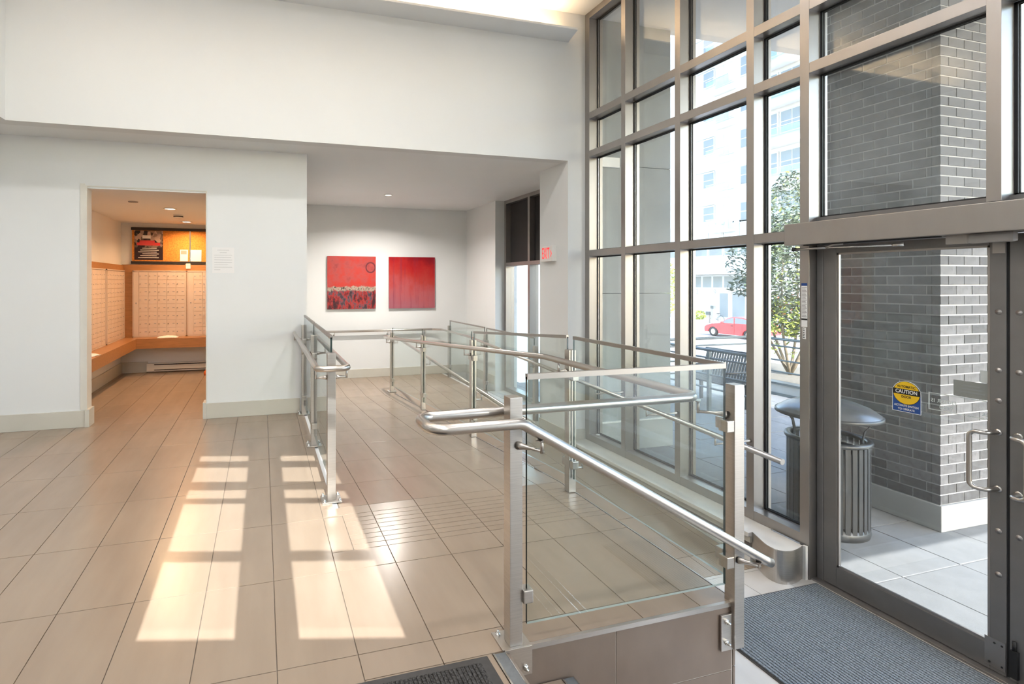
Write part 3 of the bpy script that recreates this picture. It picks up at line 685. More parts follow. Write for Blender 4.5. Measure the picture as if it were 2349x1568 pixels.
# corner post fixed to the landing face, with its side plate
p5 = post(cg, 2.062, YF + 0.006, -0.20, 0.985, plate=False)
B('side_plate', M['steel'], p5, 1.972, YF - 0.010, -0.205, 2.036, YF - 0.001, -0.045, bevel=0.001)
for zz in (-0.075, -0.168):
    MB().lathe([(0.011, 0), (0.011, -0.006), (0.007, -0.006), (0.007, -0.015), (0.004, -0.022), (0, -0.023)], (2.0, YF - 0.010, zz), 10, axis='y').build('bolt', M['chrome'], p5)
for zz in (0.80, 0.19): clamp(p5, (2.062, YF + 0.004, zz), -1, 0)
for zz in (0.80, 0.20): clamp(p5, (XD, YF + 0.006, zz), 0, 1)
# front post with its folded foot plate
p1 = post(cg, 0.967, YF + 0.03, 0.006, 0.99, plate=False)
B('foot_plate', M['steel'], p1, 0.905, YF - 0.006, 0.0, 1.03, YF + 0.105, 0.006, bevel=0.001)
B('foot_plate_leg', M['steel'], p1, 0.912, YF - 0.012, -0.105, 1.03, YF - 0.006, 0.006, bevel=0.001)
MB().lathe([(0.011, 0), (0.011, 0.007), (0.007, 0.007), (0.007, 0.014), (0.004, 0.02), (0, 0.021)], (0.925, YF + 0.085, 0.006), 10).build('bolt', M['chrome'], p1)
MB().lathe([(0.011, 0), (0.011, -0.006), (0.007, -0.006), (0.007, -0.015), (0.004, -0.022), (0, -0.023)], (1.0, YF - 0.012, -0.075), 10, axis='y').build('bolt', M['chrome'], p1)
for zz in (0.20,): clamp(p1, (0.967, YF + 0.012, zz), 1, 0)
glass_quad('glass_panel', (1.012, YF + 0.004), (2.003, YF + 0.004), 0.088, 0.088, 1.07, 1.07, cg, 'x')
XL = XD - 0.092; XRr = XD + 0.095
def zr1(y): return 0.91 if y < 3.37 else 0.91 - (y - 3.37) * 0.0757
rail(cg, [(2.165, 1.80, 0.205), (2.13, 1.80, 0.222), (0.945, 1.80, 0.912), (0.585, 1.80, 0.912), (0.585, 1.985, 0.914), (XL, 1.985, 0.914), (XL, 3.37, 0.91), (XL, 8.3, 0.535), (XL, 8.62, 0.525), (XRr, 8.62, 0.525), (XRr, 8.25, 0.515), (XRr, 3.0, 0.222), (XRr, 1.95, 0.222)], fr=0.062)
bracket(cg, (2.055, YF - 0.02, 0.20), (2.10, 1.80, 0.24))
bracket(cg, (0.975, YF + 0.003, 0.80), (1.03, 1.80, 0.862))
bracket(cg, (2.035, YF + 0.02, 0.845), (1.955, 1.99, 0.914))
bracket(cg, (0.99, YF + 0.055, 0.87), (0.99, 1.985, 0.914))
for y in py:
    z = zr1(y); bracket(cg, (XD - PS, y, z - 0.075), (XL, y, z)); z2 = 0.222 + max(0, min(y, 8.25) - 3.0) * 0.0558; bracket(cg, (XD + PS, y, z2 - 0.075), (XRr, y, z2))
bracket(cg, (XD + PS, YF + 0.02, 0.15), (XRr, YF + 0.08, 0.222))

# --- left guard beside the ramp head
lg = thing('glass_guard', 'short glass guard with a looped steel handrail next to the mail room wall', 'guard rail', (0.44, 4.7, 0.0), 'glass guards with steel handrails')
ly = [3.515, 4.733, 5.90]
for k, y in enumerate(ly):
    p = post(lg, 0.44, y, 0.0, 0.975)
    if k: clamp(p, (0.44, y, 0.18), 0, -1); clamp(p, (0.44, y, 0.8), 0, -1)
    if k < 2: clamp(p, (0.44, y, 0.18), 0, 1)
for k in range(2): glass_quad('glass_panel', (0.445, ly[k] + 0.034 if k else ly[k] + 0.034), (0.445, ly[k + 1] - 0.034), 0.09, 0.09, 1.075, 1.075, lg, 'y')
rail(lg, [(0.34, 5.93, 0.885), (0.34, 3.425, 0.885), (0.543, 3.425, 0.885), (0.543, 5.93, 0.885)], fr=0.05)
for y in ly:
    bracket(lg, (0.44 - PS, y, 0.815), (0.34, y, 0.885)); bracket(lg, (0.44 + PS, y, 0.815), (0.543, y, 0.885))

# --- guard in front of the rear window
wg = thing('glass_guard', 'frameless topped glass guard in front of the narrow rear window', 'guard rail', (3.42, 7.8, -0.36), 'glass guards with steel handrails')
gy = [9.42, 7.73, 6.14]
for y in gy:
    p = post(wg, 3.42, y, -0.37, 0.615, plate=False)
    if y < 9: clamp(p, (3.42, y, -0.15), 0, 1); clamp(p, (3.42, y, 0.5), 0, 1)
    if y > 7: clamp(p, (3.42, y, -0.15), 0, -1); clamp(p, (3.42, y, 0.5), 0, -1)
for k in range(2): glass_quad('glass_panel', (3.42, gy[k + 1] + 0.034), (3.42, gy[k] - 0.034), -0.28, -0.28, 0.715, 0.71, wg, 'y')
B('kerb', M['white'], wg, 3.39, 6.09, -0.75, 3.45, YB - 0.02, -0.36)

# --- rail along the rear wall and down beside the windows
wr = thing('wall_handrail', 'round steel handrail along the rear wall and down beside the windows', 'handrail', (2.6, 9.76, 0.52))
XR = 3.34
rail(wr, [(0.62, 9.755, 0.525), (3.20, 9.755, 0.525), (XR, 9.62, 0.525), (XR, 8.2, 0.525), (XR, 2.69, 0.245)], fr=0.09)
def zr2(y): return 0.525 if y > 8.2 else 0.245 + (y - 2.69) * (0.28 / 5.51)
for x in (1.28, 2.3, 3.05): bracket(wr, (x, YB - 0.001, 0.45), (x, 9.755, 0.525))
for y in (7.73, 6.14): bracket(wr, (3.42 - PS, y + 0.0, zr2(y) - 0.07), (XR, y, zr2(y)))
for y in (4.745, 3.985, 3.234): bracket(wr, (XC - 0.001, y, zr2(y) - 0.07), (XR, y, zr2(y)))

# ------------------------------------------------------------------ rear window of the ramp hall
w2 = sempty('window_2', (4.2, 7.6, -0.47), 'narrow dark framed window behind the pier', 'window')
MB().box(3.45, 6.08, -0.72, 4.12, 8.47, -0.47).build('sill', M['sill'], w2)
for y in (8.40, 7.55, 7.0):
    B('mullion', M['alum'], w2, 4.10, y, -0.47, 4.26, y + 0.062, ZS, bevel=0.0015)
for z in (1.72, -0.46, 2.81):
    B('transom', M['alum'], w2, 4.101, 7.0, z, 4.26, 8.46, z + 0.062)
for ya, yb in ((7.062, 7.55), (7.612, 8.40)):
    MB().box(4.196, ya, -0.398, 4.204, yb, 1.72).build('pane', M['pane'], w2)
    MB().box(4.19, ya, 1.782, 4.21, yb, 2.81).build('spandrel_panel', M['dark'], w2)

# ------------------------------------------------------------------ lamps
def downlight(name, x, y, z, label, cat, e, col, lens, r=0.055, grp=None, spread=150):
    t = thing(name, label, cat, (x, y, z), grp)
    MB().lathe([(r, 0), (r + 0.016, -0.002), (r + 0.018, -0.006), (r + 0.002, -0.009), (r - 0.004, -0.004)], (x, y, z), 28).build('trim_ring', M['white'], t)
    MB().lathe([(0, -0.003), (r - 0.003, -0.003)], (x, y, z), 28).build('lens', lens, t)
    area('lamp', (x, y, z - 0.012), (0, 0, 0), 2 * r, 2 * r, e, col, t, 'DISK', spread)
    return t
WARM = (1.0, 0.94, 0.875)
downlight('recessed_downlight', 1.98, 8.38, ZS, 'small glowing recessed downlight over the rear ramp landing', 'ceiling light', 80, WARM, M['lamp'])
for i, (x, y) in enumerate([(a, b) for a in (-1.3, 0.5, 2.3) for b in (-0.6, 1.5, 3.6)]):  # out-of-view lamps added as general fill light for the lobby
    downlight('ceiling_fill_lamp', x, y, ZC, 'added round fill lamp in the high lobby ceiling, %s row, %s' % (('left', 'middle', 'window side')[i // 3], ('nearest the back wall', 'over the stairs', 'nearest the upper wall')[i % 3]), 'ceiling light', 19, (1.0, 0.985, 0.98), M['lamp'], 0.11, 'added fill lamps of the high lobby ceiling', 165)
for i, (x, y) in enumerate([(-3.2, 2.0), (-3.2, 4.4)]):  # more unseen lamps, added to fill the left side with light
    downlight('soffit_fill_lamp', x, y, ZS, 'added round fill lamp in the low left soffit, %s' % ('far from the mail room', 'close to the mail room wall')[i], 'ceiling light', 11, (1.0, 0.985, 0.98), M['lamp'], 0.06, 'added fill lamps of the left soffit', 160)

# ------------------------------------------------------------------ mail room
mb = MB()
mb.box(-2.30, YW + 0.14, 0, -2.15, 9.45, 2.4); mb.box(-2.30, 9.28, 0, 0.33, 9.45, 2.4)
swall('wall_mail', mb, 'cream walls of the mail room')
swall('wall_mail_right', MB().box(-0.42, YW + 0.14, 0, -0.30, 9.28, 2.4), 'cream right wall of the mail room')
struct(MB().box(-2.3, YW + 0.001, 2.385, -0.3, 9.45, 2.5).build('ceiling', M['ceil']), 'low ceiling of the mail room', 'ceiling')
baseb('baseboard_mail', [(-2.15, YW + 0.16, 0.0, -2.134, 9.28, 0.17), (-2.15, 9.264, 0.0, -1.76, 9.28, 0.17)], 'olive baseboard in the mail room corner')
MAMB = (1.0, 0.60, 0.31)
downlight('mail_room_lamp', -1.137, 7.33, 2.385, 'amber recessed downlight near the mail room doorway', 'ceiling light', 25, MAMB, M['lamp_mail'], 0.065, 'mail room downlights')
downlight('mail_room_lamp', -1.136, 8.85, 2.385, 'amber recessed downlight close to the notice board', 'ceiling light', 20, MAMB, M['lamp_mail'], 0.065, 'mail room downlights')
sd = thing('smoke_detector', 'round white smoke detector between the mail room lamps', 'smoke detector', (-1.13, 7.98, 2.385))
MB().lathe([(0, -0.05), (0.045, -0.05), (0.06, -0.035), (0.065, -0.0)], (-1.13, 7.98, 2.385), 24).build('housing', M['white'], sd)
MB().lathe([(0.0615, -0.033), (0.064, -0.03), (0.064, -0.022), (0.0615, -0.02)], (-1.13, 7.98, 2.385), 24).build('vent_ring', M['dark'], sd)
tag(MB().lathe([(0, -0.012), (0.05, -0.010), (0.055, 0)], (-1.45, 6.80, 2.385), 24).build('occupancy_sensor', M['plaque']), 'dull round sensor disc in the mail room ceiling', 'sensor')
# joinery: backing boards, counter
mw = thing('mail_counter', 'honey wood mail counter and surround in the mail room corner', 'counter', (-1.5, 9.0, 0.4))
cn = MB().prism([(-2.13, 6.2, 0.535), (-1.86, 6.2, 0.535), (-1.86, 8.92, 0.535), (-0.43, 8.92, 0.535), (-0.43, 9.26, 0.535), (-2.13, 9.26, 0.535)], (0, 0, 0.035)).build('counter_top', M['wood'], mw)
MB().box(-1.885, 6.2, 0.42, -1.86, 8.945, 0.535).build('apron', M['wood'], mw); MB().box(-1.86, 8.92, 0.42, -0.43, 8.945, 0.535).build('apron', M['wood'], mw)
B('backing_board', M['wood'], mw, -2.12, 9.20, 0.57, -0.43, 9.279, 1.72); B('backing_board', M['wood'], mw, -2.149, 6.2, 0.57, -2.10, 9.20, 1.71)
# mailbox units
dm = {}
def mailbox(label, frame_box, origin, U, N, cols, rows, dw, dh, lead):
    """doors laid out from origin along U (plan direction) and up; N is the outward normal"""
    U = Vector(U); N = Vector(N)
    t = thing('mailbox_unit', label, 'mailboxes', origin, 'mailbox units')
    wtot = lead + cols * dw + 0.02; htot = rows * dh + 0.04
    o = Vector(origin)
    def bx(name, m, par, u0, u1, n0, n1, z0, z1, bev=0.0):
        a = o + U * u0 + N * n0; b = o + U * u1 + N * n1
        return MB().box(a.x, a.y, o.z + z0, b.x, b.y, o.z + z1).build(name, m, par, bev)
    bx('frame', M['mail'], t, 0, wtot, 0, 0.018, 0, htot)
    for (u0, u1, z0, z1) in ((0, 0.012, 0, htot), (wtot - 0.012, wtot, 0, htot), (0, wtot, htot - 0.014, htot), (0, wtot, 0, 0.014)): bx('edge_strip', M['mail'], t, u0, u1, 0.018, 0.03, z0, z1)
    if lead > 0.05:
        p = bx('outgoing_panel', M['mail'], t, 0.018, lead - 0.004, 0.018, 0.024, 0.02, htot - 0.02); bx('panel_lock', M['ink'], p, lead * 0.45, lead * 0.45 + 0.02, 0.024, 0.028, htot * 0.5, htot * 0.5 + 0.02)
    for c in range(cols):
        for r in range(rows):
            u = lead + c * dw; z = 0.02 + r * dh
            d = bx('mailbox_door', M['mail'], t, u + 0.0025, u + dw - 0.0025, 0.018, 0.025, z + 0.0025, z + dh - 0.0025, 0.001)
            bx('lock', M['chrome'], d, u + 0.014, u + 0.026, 0.025, 0.031, z + dh * 0.42, z + dh * 0.42 + 0.012)
            bx('name_slot', M['ink'], d, u + dw * 0.62, u + dw * 0.85, 0.025, 0.0265, z + dh * 0.47, z + dh * 0.55)
    return t
mailbox('mailbox unit of five columns under the notice board', None, (-1.965, 9.20, 0.572), (1, 0, 0), (0, -1, 0), 5, 8, 0.135, 0.127, 0.09)
mailbox('mailbox unit cut off by the right side of the doorway', None, (-1.17, 9.20, 0.572), (1, 0, 0), (0, -1, 0), 4, 8, 0.135, 0.127, 0.10)
mailbox('mailbox unit on the left wall nearest the corner', None, (-2.10, 8.17, 0.572), (0, 1, 0), (1, 0, 0), 5, 8, 0.184, 0.127, 0.05)
mailbox('mailbox unit on the left wall nearest the doorway', None, (-2.10, 7.15, 0.572), (0, 1, 0), (1, 0, 0), 5, 8, 0.184, 0.127, 0.04)
# notice board
nb = thing('notice_board', 'orange cork notice board with dark rails above the mailboxes', 'notice board', (-1.2, 9.25, 1.74))
B('cork_panel', M['cork'], nb, -1.99, 9.255, 1.75, -0.44, 9.279, 2.30)
B('rail', M['dark'], nb, -2.0, 9.235, 2.272, -0.44, 9.26, 2.315); B('rail', M['dark'], nb, -2.0, 9.235, 1.735, -0.44, 9.26, 1.775)
B('divider', M['chrome'], nb, -1.142, 9.245, 1.775, -1.125, 9.256, 2.272)
# poster: dark print with a pale head, a red band and lines of illegible type
pm = bpy.data.materials.new('poster_print'); N, L = nodes_of(pm); b = N['Principled BSDF']
tc = N.new('ShaderNodeTexCoord'); vo_ = N.new('ShaderNodeTexVoronoi'); vo_.inputs['Scale'].default_value = 9; sp = N.new('ShaderNodeSeparateXYZ')
L.new(tc.outputs['Generated'], vo_.inputs[0]); L.new(tc.outputs['Generated'], sp.inputs[0])
c1 = N.new('ShaderNodeValToRGB'); e = c1.color_ramp.elements; e[0].color = (0.012, 0.008, 0.01, 1); e[1].color = (0.5, 0.36, 0.3, 1); e[0].position = 0.35; e[1].position = 0.75
sv = N.new('ShaderNodeSeparateColor'); L.new(vo_.outputs['Color'], sv.inputs[0]); L.new(sv.outputs[0], c1.inputs[0])
bd = N.new('ShaderNodeValToRGB'); bd.color_ramp.interpolation = 'CONSTANT'; q = bd.color_ramp.elements; q[0].color = (0, 0, 0, 1); q[1].color = (0.5, 0.5, 0.5, 1); q[1].position = 0.42; qq = bd.color_ramp.elements.new(0.60); qq.color = (1, 1, 1, 1)
L.new(sp.outputs['Z'], bd.inputs[0])
c2 = N.new('ShaderNodeMix'); c2.data_type = 'RGBA'; c2.inputs['A'].default_value = (0.02, 0.006, 0.012, 1); L.new(c1.outputs[0], c2.inputs['B']); L.new(bd.outputs[0], c2.inputs['Factor']); L.new(c2.outputs['Result'], b.inputs['Base Color'])
po = tag(MB().box(-1.955, 9.251, 1.80, -1.54, 9.2548, 2.265).build('poster', pm), 'dark event poster with a red title band on the cork board', 'poster')
random.seed(3)
for (x0, x1, z0, z1, c) in ((-1.92, -1.58, 2.03, 2.075, 'exitred'), (-1.88, -1.66, 2.075, 2.11, 'exitred'), (-1.84, -1.72, 2.14, 2.19, 'paper')):
    B('printed_shape', M['carred'] if c == 'exitred' else M['paper'], po, x0, 9.2495, z0, x1, 9.251, z1)
for k in range(6): B('printed_line', M['paper'], po, -1.90 + 0.03 * (k % 3), 9.2495, 1.83 + k * 0.03, -1.60 - 0.03 * (k % 2), 9.251, 1.84 + k * 0.03)
for (x0, x1, z0, z1, lab) in ((-1.285, -1.105 - 0.06, 1.78, 1.97, 'white notice with a grey picture pinned on the cork board'), (-1.125, -0.96, 1.78, 1.97, 'plain white sheet pinned at the right of the cork board'), (-1.19, -1.12, 1.66, 1.745, 'small white card taped under the cork board')):
    y = 9.243 if z1 > 1.9 else 9.19
    s = tag(B('paper_notice', M['paper'], None, x0, y - 0.001, z0, x1, y, z1), lab, 'notice')
    if 'picture' in lab: B('printed_picture', M['plaque'], s, x0 + 0.012, y - 0.0016, z1 - 0.075, x0 + 0.1, y - 0.001, z1 - 0.012)
# heater, parcels
hh = thing('baseboard_heater', 'white baseboard heater with two dark slots under the mail counter', 'heater', (-1.1, 9.22, 0.01))
B('casing', M['white'], hh, -1.77, 9.20, 0.02, -0.44, 9.278, 0.145, bevel=0.004)
B('slot', M['dark'], hh, -1.66, 9.196, 0.118, -0.45, 9.201, 0.134); B('slot', M['dark'], hh, -1.66, 9.196, 0.036, -0.45, 9.201, 0.048)
def parcel(x, y, z, rz, label, l=0.30, w=0.17):
    me = bpy.data.meshes.new('parcel'); bm = bmesh.new(); bmesh.ops.create_grid(bm, x_segments=12, y_segments=8, size=0.5)
    random.seed(int(abs(x) * 100))
    for v in bm.verts:
        u, s = v.co.x * 2, v.co.y * 2; h = 0.028 * (1 - abs(u) ** 3) * (1 - abs(s) ** 3) + 0.004 * random.random()
        v.co = Vector((u * l / 2 * (1 + 0.04 * s), s * w / 2, h))
    bmesh.ops.solidify(bm, geom=bm.faces[:], thickness=0.006)
    bm.to_mesh(me); bm.free(); me.materials.append(M['paper'])
    for p in me.polygons: p.use_smooth = True
    t = thing('parcel', label, 'parcel', (x, y, z), 'parcels on the mail counter')
    o = place('padded_bag', me, (x, y, z + 0.006), t, rz)
    a = place('address_label', MB().box(-0.045, -0.03, 0, 0.045, 0.03, 0.0015).mesh('address_label', [M['signwhite']], (0, 0, 0)), (x, y, z + 0.032), t, rz)
    return t
parcel(-1.43, 9.02, 0.570, 0.05, 'white padded parcel on the counter below the back mailboxes')
parcel(-1.98, 6.98, 0.570, 1.3, 'white padded parcel on the counter along the left wall')
tag(MB().lathe([(0, 0), (0.03, 0.0), (0.036, 0.03), (0.03, 0.06), (0.012, 0.07), (0.012, 0.085), (0, 0.085)], (-0.84, 8.75, 0.0), 16).build('bottle', M['orange']), 'tiny orange bottle on the floor at the right edge of the doorway', 'bottle')

# ------------------------------------------------------------------ wall pieces
nt = tag(B('paper_notice', M['paper'], None, -0.512, YW - 0.002, 1.543, -0.292, YW - 0.0005, 1.815), 'white printed notice on the wall right of the mail room doorway', 'notice')
for k, (a, b_) in enumerate(((0.05, 0.17), (0.075, 0.145), (0.02, 0.2), (0.02, 0.19), (0.02, 0.2), (0.02, 0.2), (0.02, 0.16), (0.02, 0.2), (0.02, 0.08))):
    B('printed_line', M['ink'], nt, -0.512 + a, YW - 0.0028, 1.785 - 0.026 * k, -0.512 + b_, YW - 0.002, 1.7872 - 0.026 * k)
# EXIT sign on the pier
ex = thing('exit_sign', 'white exit sign box with red letters on the pier', 'exit sign', (3.42, 5.81, 1.70))
B('box', M['white'], ex, 3.39, 5.677, 1.70, 3.45, 5.955, 1.89, bevel=0.006)
text_part('lettering', 'EXIT', 0.19, (3.3885, 5.832, 1.796), (0, -1, 0), (0, 0, 1), M['exitred'], ex, width=0.175)
MB().prism([(3.3880, 5.715, 1.836), (3.3880, 5.692, 1.795), (3.3880, 5.715, 1.754), (3.3880, 5.723, 1.760), (3.3880, 5.704, 1.795), (3.3880, 5.723, 1.830)], (0.001, 0, 0)).build('chevron', M['exitred'], ex)
# paintings
def paint_mat(name, kind):
    m = bpy.data.materials.new(name); N, L = nodes_of(m); b = N['Principled BSDF']; b.inputs['Roughness'].default_value = 0.35
    tc = N.new('ShaderNodeTexCoord'); sp = N.new('ShaderNodeSeparateXYZ'); L.new(tc.outputs['Generated'], sp.inputs[0])
    def noise(sx, sz, sc=1.0, det=6, loc=0):
        mp = N.new('ShaderNodeMapping'); mp.inputs['Scale'].default_value = (sx, 1, sz); mp.inputs['Location'].default_value = (loc, loc, loc); L.new(tc.outputs['Generated'], mp.inputs[0])
        n = N.new('ShaderNodeTexNoise'); n.inputs['Scale'].default_value = sc; n.inputs['Detail'].default_value = det; n.inputs['Roughness'].default_value = 0.62; L.new(mp.outputs[0], n.inputs[0]); return n.outputs[0]
    def ramp(src, stops):
        r = N.new('ShaderNodeValToRGB'); e = r.color_ramp.elements
        while len(e) < len(stops): e.new(0.5)
        for k, (p, c) in enumerate(stops): e[k].position = p; e[k].color = (*c, 1)
        L.new(src, r.inputs[0]); return r.outputs[0]
    def mixc(f, a, c):
        x = N.new('ShaderNodeMix'); x.data_type = 'RGBA'; L.new(f, x.inputs['Factor']); L.new(a, x.inputs['A']); L.new(c, x.inputs['B']); return x.outputs['Result']
    def mth(op, a, bv):
        x = N.new('ShaderNodeMath'); x.operation = op
        for k, v in enumerate((a, bv)):
            if isinstance(v, float): x.inputs[k].default_value = v
            else: L.new(v, x.inputs[k])
        return x.outputs[0]
    if kind == 1:
        top = ramp(noise(3, 4, 1.4, 7), [(0.3, (0.40, 0.05, 0.055)), (0.45, (0.60, 0.085, 0.075)), (0.62, (0.72, 0.04, 0.025)), (0.75, (0.66, 0.07, 0.05))])
        low = ramp(noise(9, 5, 1.2, 8, 3), [(0.30, (0.01, 0.006, 0.012)), (0.42, (0.10, 0.01, 0.02)), (0.50, (0.55, 0.03, 0.025)), (0.56, (0.16, 0.09, 0.12)), (0.66, (0.02, 0.012, 0.02)), (0.8, (0.6, 0.07, 0.06))])
        band = ramp(noise(16, 14, 1.0, 8, 7), [(0.38, (0.02, 0.01, 0.01)), (0.5, (0.62, 0.52, 0.40)), (0.6, (0.35, 0.12, 0.10)), (0.7, (0.75, 0.68, 0.55))])
        z = mth('ADD', sp.outputs['Z'], mth('MULTIPLY', noise(6, 2, 1.0, 6, 5), 0.16))
        f1 = ramp(z, [(0.50, (0, 0, 0)), (0.52, (1, 1, 1))]); f2 = ramp(z, [(0.42, (0, 0, 0)), (0.45, (1, 1, 1))])
        col = mixc(f1, mixc(f2, low, band), top)
        # dark ring near the upper right
        dx = mth('MULTIPLY', mth('SUBTRACT', sp.outputs['X'], 0.89), 1.0); dz = mth('SUBTRACT', sp.outputs['Z'], 0.79)
        rr_ = mth('SQRT', mth('ADD', mth('MULTIPLY', dx, dx), mth('MULTIPLY', dz, dz)), 0.0)
        ring = ramp(rr_, [(0.075, (0, 0, 0)), (0.088, (0.9, 0.9, 0.9)), (0.10, (0.8, 0.8, 0.8)), (0.115, (0, 0, 0))])
        dk = N.new('ShaderNodeRGB'); dk.outputs[0].default_value = (0.10, 0.01, 0.03, 1)
        col = mixc(ring, col, dk.outputs[0])
    else:
        g = mth('ADD', mth('ADD', mth('MULTIPLY', sp.outputs['Z'], 0.75), mth('MULTIPLY', sp.outputs['X'], 0.18)), mth('MULTIPLY', noise(7, 1.6, 1.0, 6), 0.28))
        g = mth('ADD', g, mth('MULTIPLY', mth('SUBTRACT', noise(3, 3, 1.3, 5, 9), 0.5), 0.45)); col = ramp(g, [(0.2, (0.50, 0.15, 0.19)), (0.48, (0.60, 0.12, 0.13)), (0.68, (0.60, 0.05, 0.04)), (0.86, (0.58, 0.012, 0.012)), (1.0, (0.36, 0.0, 0.01))])
        stv = ramp(noise(14, 0.8, 1.0, 5, 2), [(0.52, (0, 0, 0)), (0.66, (0.6, 0.6, 0.6))])
        dk = N.new('ShaderNodeRGB'); dk.outputs[0].default_value = (0.30, 0.03, 0.07, 1)
        col = mixc(stv, col, dk.outputs[0])
    hv = N.new('ShaderNodeHueSaturation'); hv.inputs['Value'].default_value = 0.74; L.new(col, hv.inputs['Color']); L.new(hv.outputs[0], b.inputs['Base Color']); return m
for nm, x0, x1, k, lab in (('painting', 1.153, 2.069, 1, 'red abstract canvas with a black and cream lower band, left of the two paintings'), ('painting', 2.325, 3.25, 2, 'red to pink abstract canvas with vertical streaks, right of the two paintings')):
    t = thing(nm, lab, 'painting', ((x0 + x1) / 2, YB - 0.02, 0.937), 'pair of red paintings')
    B('stretcher', M['dark'], t, x0 + 0.004, YB - 0.036, 0.942, x1 - 0.004, YB - 0.001, 1.922)
    B('canvas', paint_mat('red_paint_%d' % k, k), t, x0, YB - 0.042, 0.938, x1, YB - 0.036, 1.926)

# ------------------------------------------------------------------ outside: porch
ZG = -0.66
pg = struct(MB().box(3.86, -4, ZG - 0.3, 9.2, 9.6, ZG - 0.008).build('ground', M['joint']), 'paved porch and patio outside the windows', 'ground')
pm_ = {}
for i in range(-1, 9):
    for j in range(-3, 12):
        x0, y0 = 4.40 + (i) * 0.61, 2.64 + (j) * 0.61
        if x0 < 3.7 or x0 > 9.0: continue
        if (5.5 < x0 + 0.3 < 6.2 and 3.05 < y0 + 0.3 < 4.0): continue
        xa, xb = max(3.88, x0) + 0.004, min(9.19, x0 + 0.61) - 0.004
        k = round(xb - xa, 3)
        if k < 0.05: continue
        if k not in pm_: pm_[k] = MB().box(-k / 2, -0.301, -0.03, k / 2, 0.301, 0).mesh('paver', [M['paver']], (0, 0, 0), 0.004)
        place('paver', pm_[k], ((xa + xb) / 2, y0 + 0.305, ZG + random.uniform(-0.002, 0.002)), pg)
# brick pillar: bricks one by one where the photo shows them
pl = sempty('brick_pillar', (5.8, 3.55, ZG), 'grey brick pillar outside the glass door', 'pillar')
PX0, PX1, PY0, PY1 = 5.50, 6.35, 3.03, 4.02
B('mortar_core', M['mortar'], pl, PX0 + 0.005, PY0 + 0.005, ZG, PX1, PY1, 4.7)
B('plinth', M['concrete'], pl, PX0 - 0.015, PY0 - 0.015, ZG, PX1, PY1 + 0.02, -0.44, bevel=0.006)
H, Lb = 0.0845, 0.2
bmesh_cache = {}
rest = MB()
cand = []
nrow = int((4.7 + 0.44) / H)
for r in range(nrow):
    z0 = -0.44 + r * H + 0.006; z1 = z0 + H - 0.012
    off = 0.1 if r % 2 else 0.0
    x = PX0 - 0.005
    n = 0
    xs = [PX0] + [PX0 + off + 0.1 + k * Lb for k in range(0, 6)]
    for a, b_ in zip(xs, xs[1:]):
        if b_ - a < 0.03 or a > PX1: continue
        cand.append((r, 'x', a + 0.003 if a > PX0 else a, min(b_, PX1) - 0.007, z0, z1))
    ys = [PY0] + [PY0 + (0.1 - off) + 0.1 + k * Lb for k in range(0, 6)]
    for a, b_ in zip(ys, ys[1:]):
        if b_ - a < 0.03 or a > PY1: continue
        cand.append((r, 'y', a + 0.003 if a > PY0 else a + 0.1 * 0, min(b_, PY1) - 0.007, z0, z1))
cand.sort(key=lambda c: abs(c[4] - 1.0) + (0.6 if c[2] > 6.1 and c[1] == 'x' else 0))
for idx, (r, ax, a, b_, z0, z1) in enumerate(cand):
    if b_ - a < 0.02: continue
    pr = random.uniform(-0.001, 0.0015)
    if ax == 'x': bx = (a, PY0 - pr, z0, b_, PY0 + 0.06, z1)
    else: bx = (PX0 - pr, max(a, PY0 + 0.062), z0, PX0 + 0.06, b_, z1)
    if bx[4] - bx[1] < 0.015: continue
    if idx < 296:
        k = (round(bx[3] - bx[0], 3), round(bx[4] - bx[1], 3))
        if k not in bmesh_cache: bmesh_cache[k] = MB().box(-k[0] / 2, -k[1] / 2, 0, k[0] / 2, k[1] / 2, z1 - z0).mesh('brick', [M['brick']], (0, 0, 0))
        place('brick', bmesh_cache[k], ((bx[0] + bx[3]) / 2, (bx[1] + bx[4]) / 2, z0), pl)
    else: rest.box(*bx)
o = rest.build('brickwork', M['brick'], pl); o['kind'] = 'stuff'
# grey panel wall and porch soffit
gw = sempty('wall_porch', (4.5, 6.0, ZG), 'smooth grey panelled wall outside left of the windows', 'wall')
for z0, z1 in ((-0.3, 1.3), (1.305, 2.9), (2.905, 4.7)): B('panel', M['stone'], gw, 3.88, 5.62, z0, 5.08, 6.3, z1, bevel=0.003)
B('plinth', M['concrete'], gw, 3.88, 5.60, ZG - 0.05, 5.10, 6.3, -0.305, bevel=0.004)
B('coping', M['white'], gw, 3.88, 5.592, -0.305, 5.105, 5.62, -0.29)
struct(MB().box(3.88, -4.6, 4.70, 8.2, 5.72, 5.0).build('ceiling', M['soffit']), 'beige porch soffit outside the windows', 'ceiling')  # front end, out of view, lengthened to keep direct sun off the porch
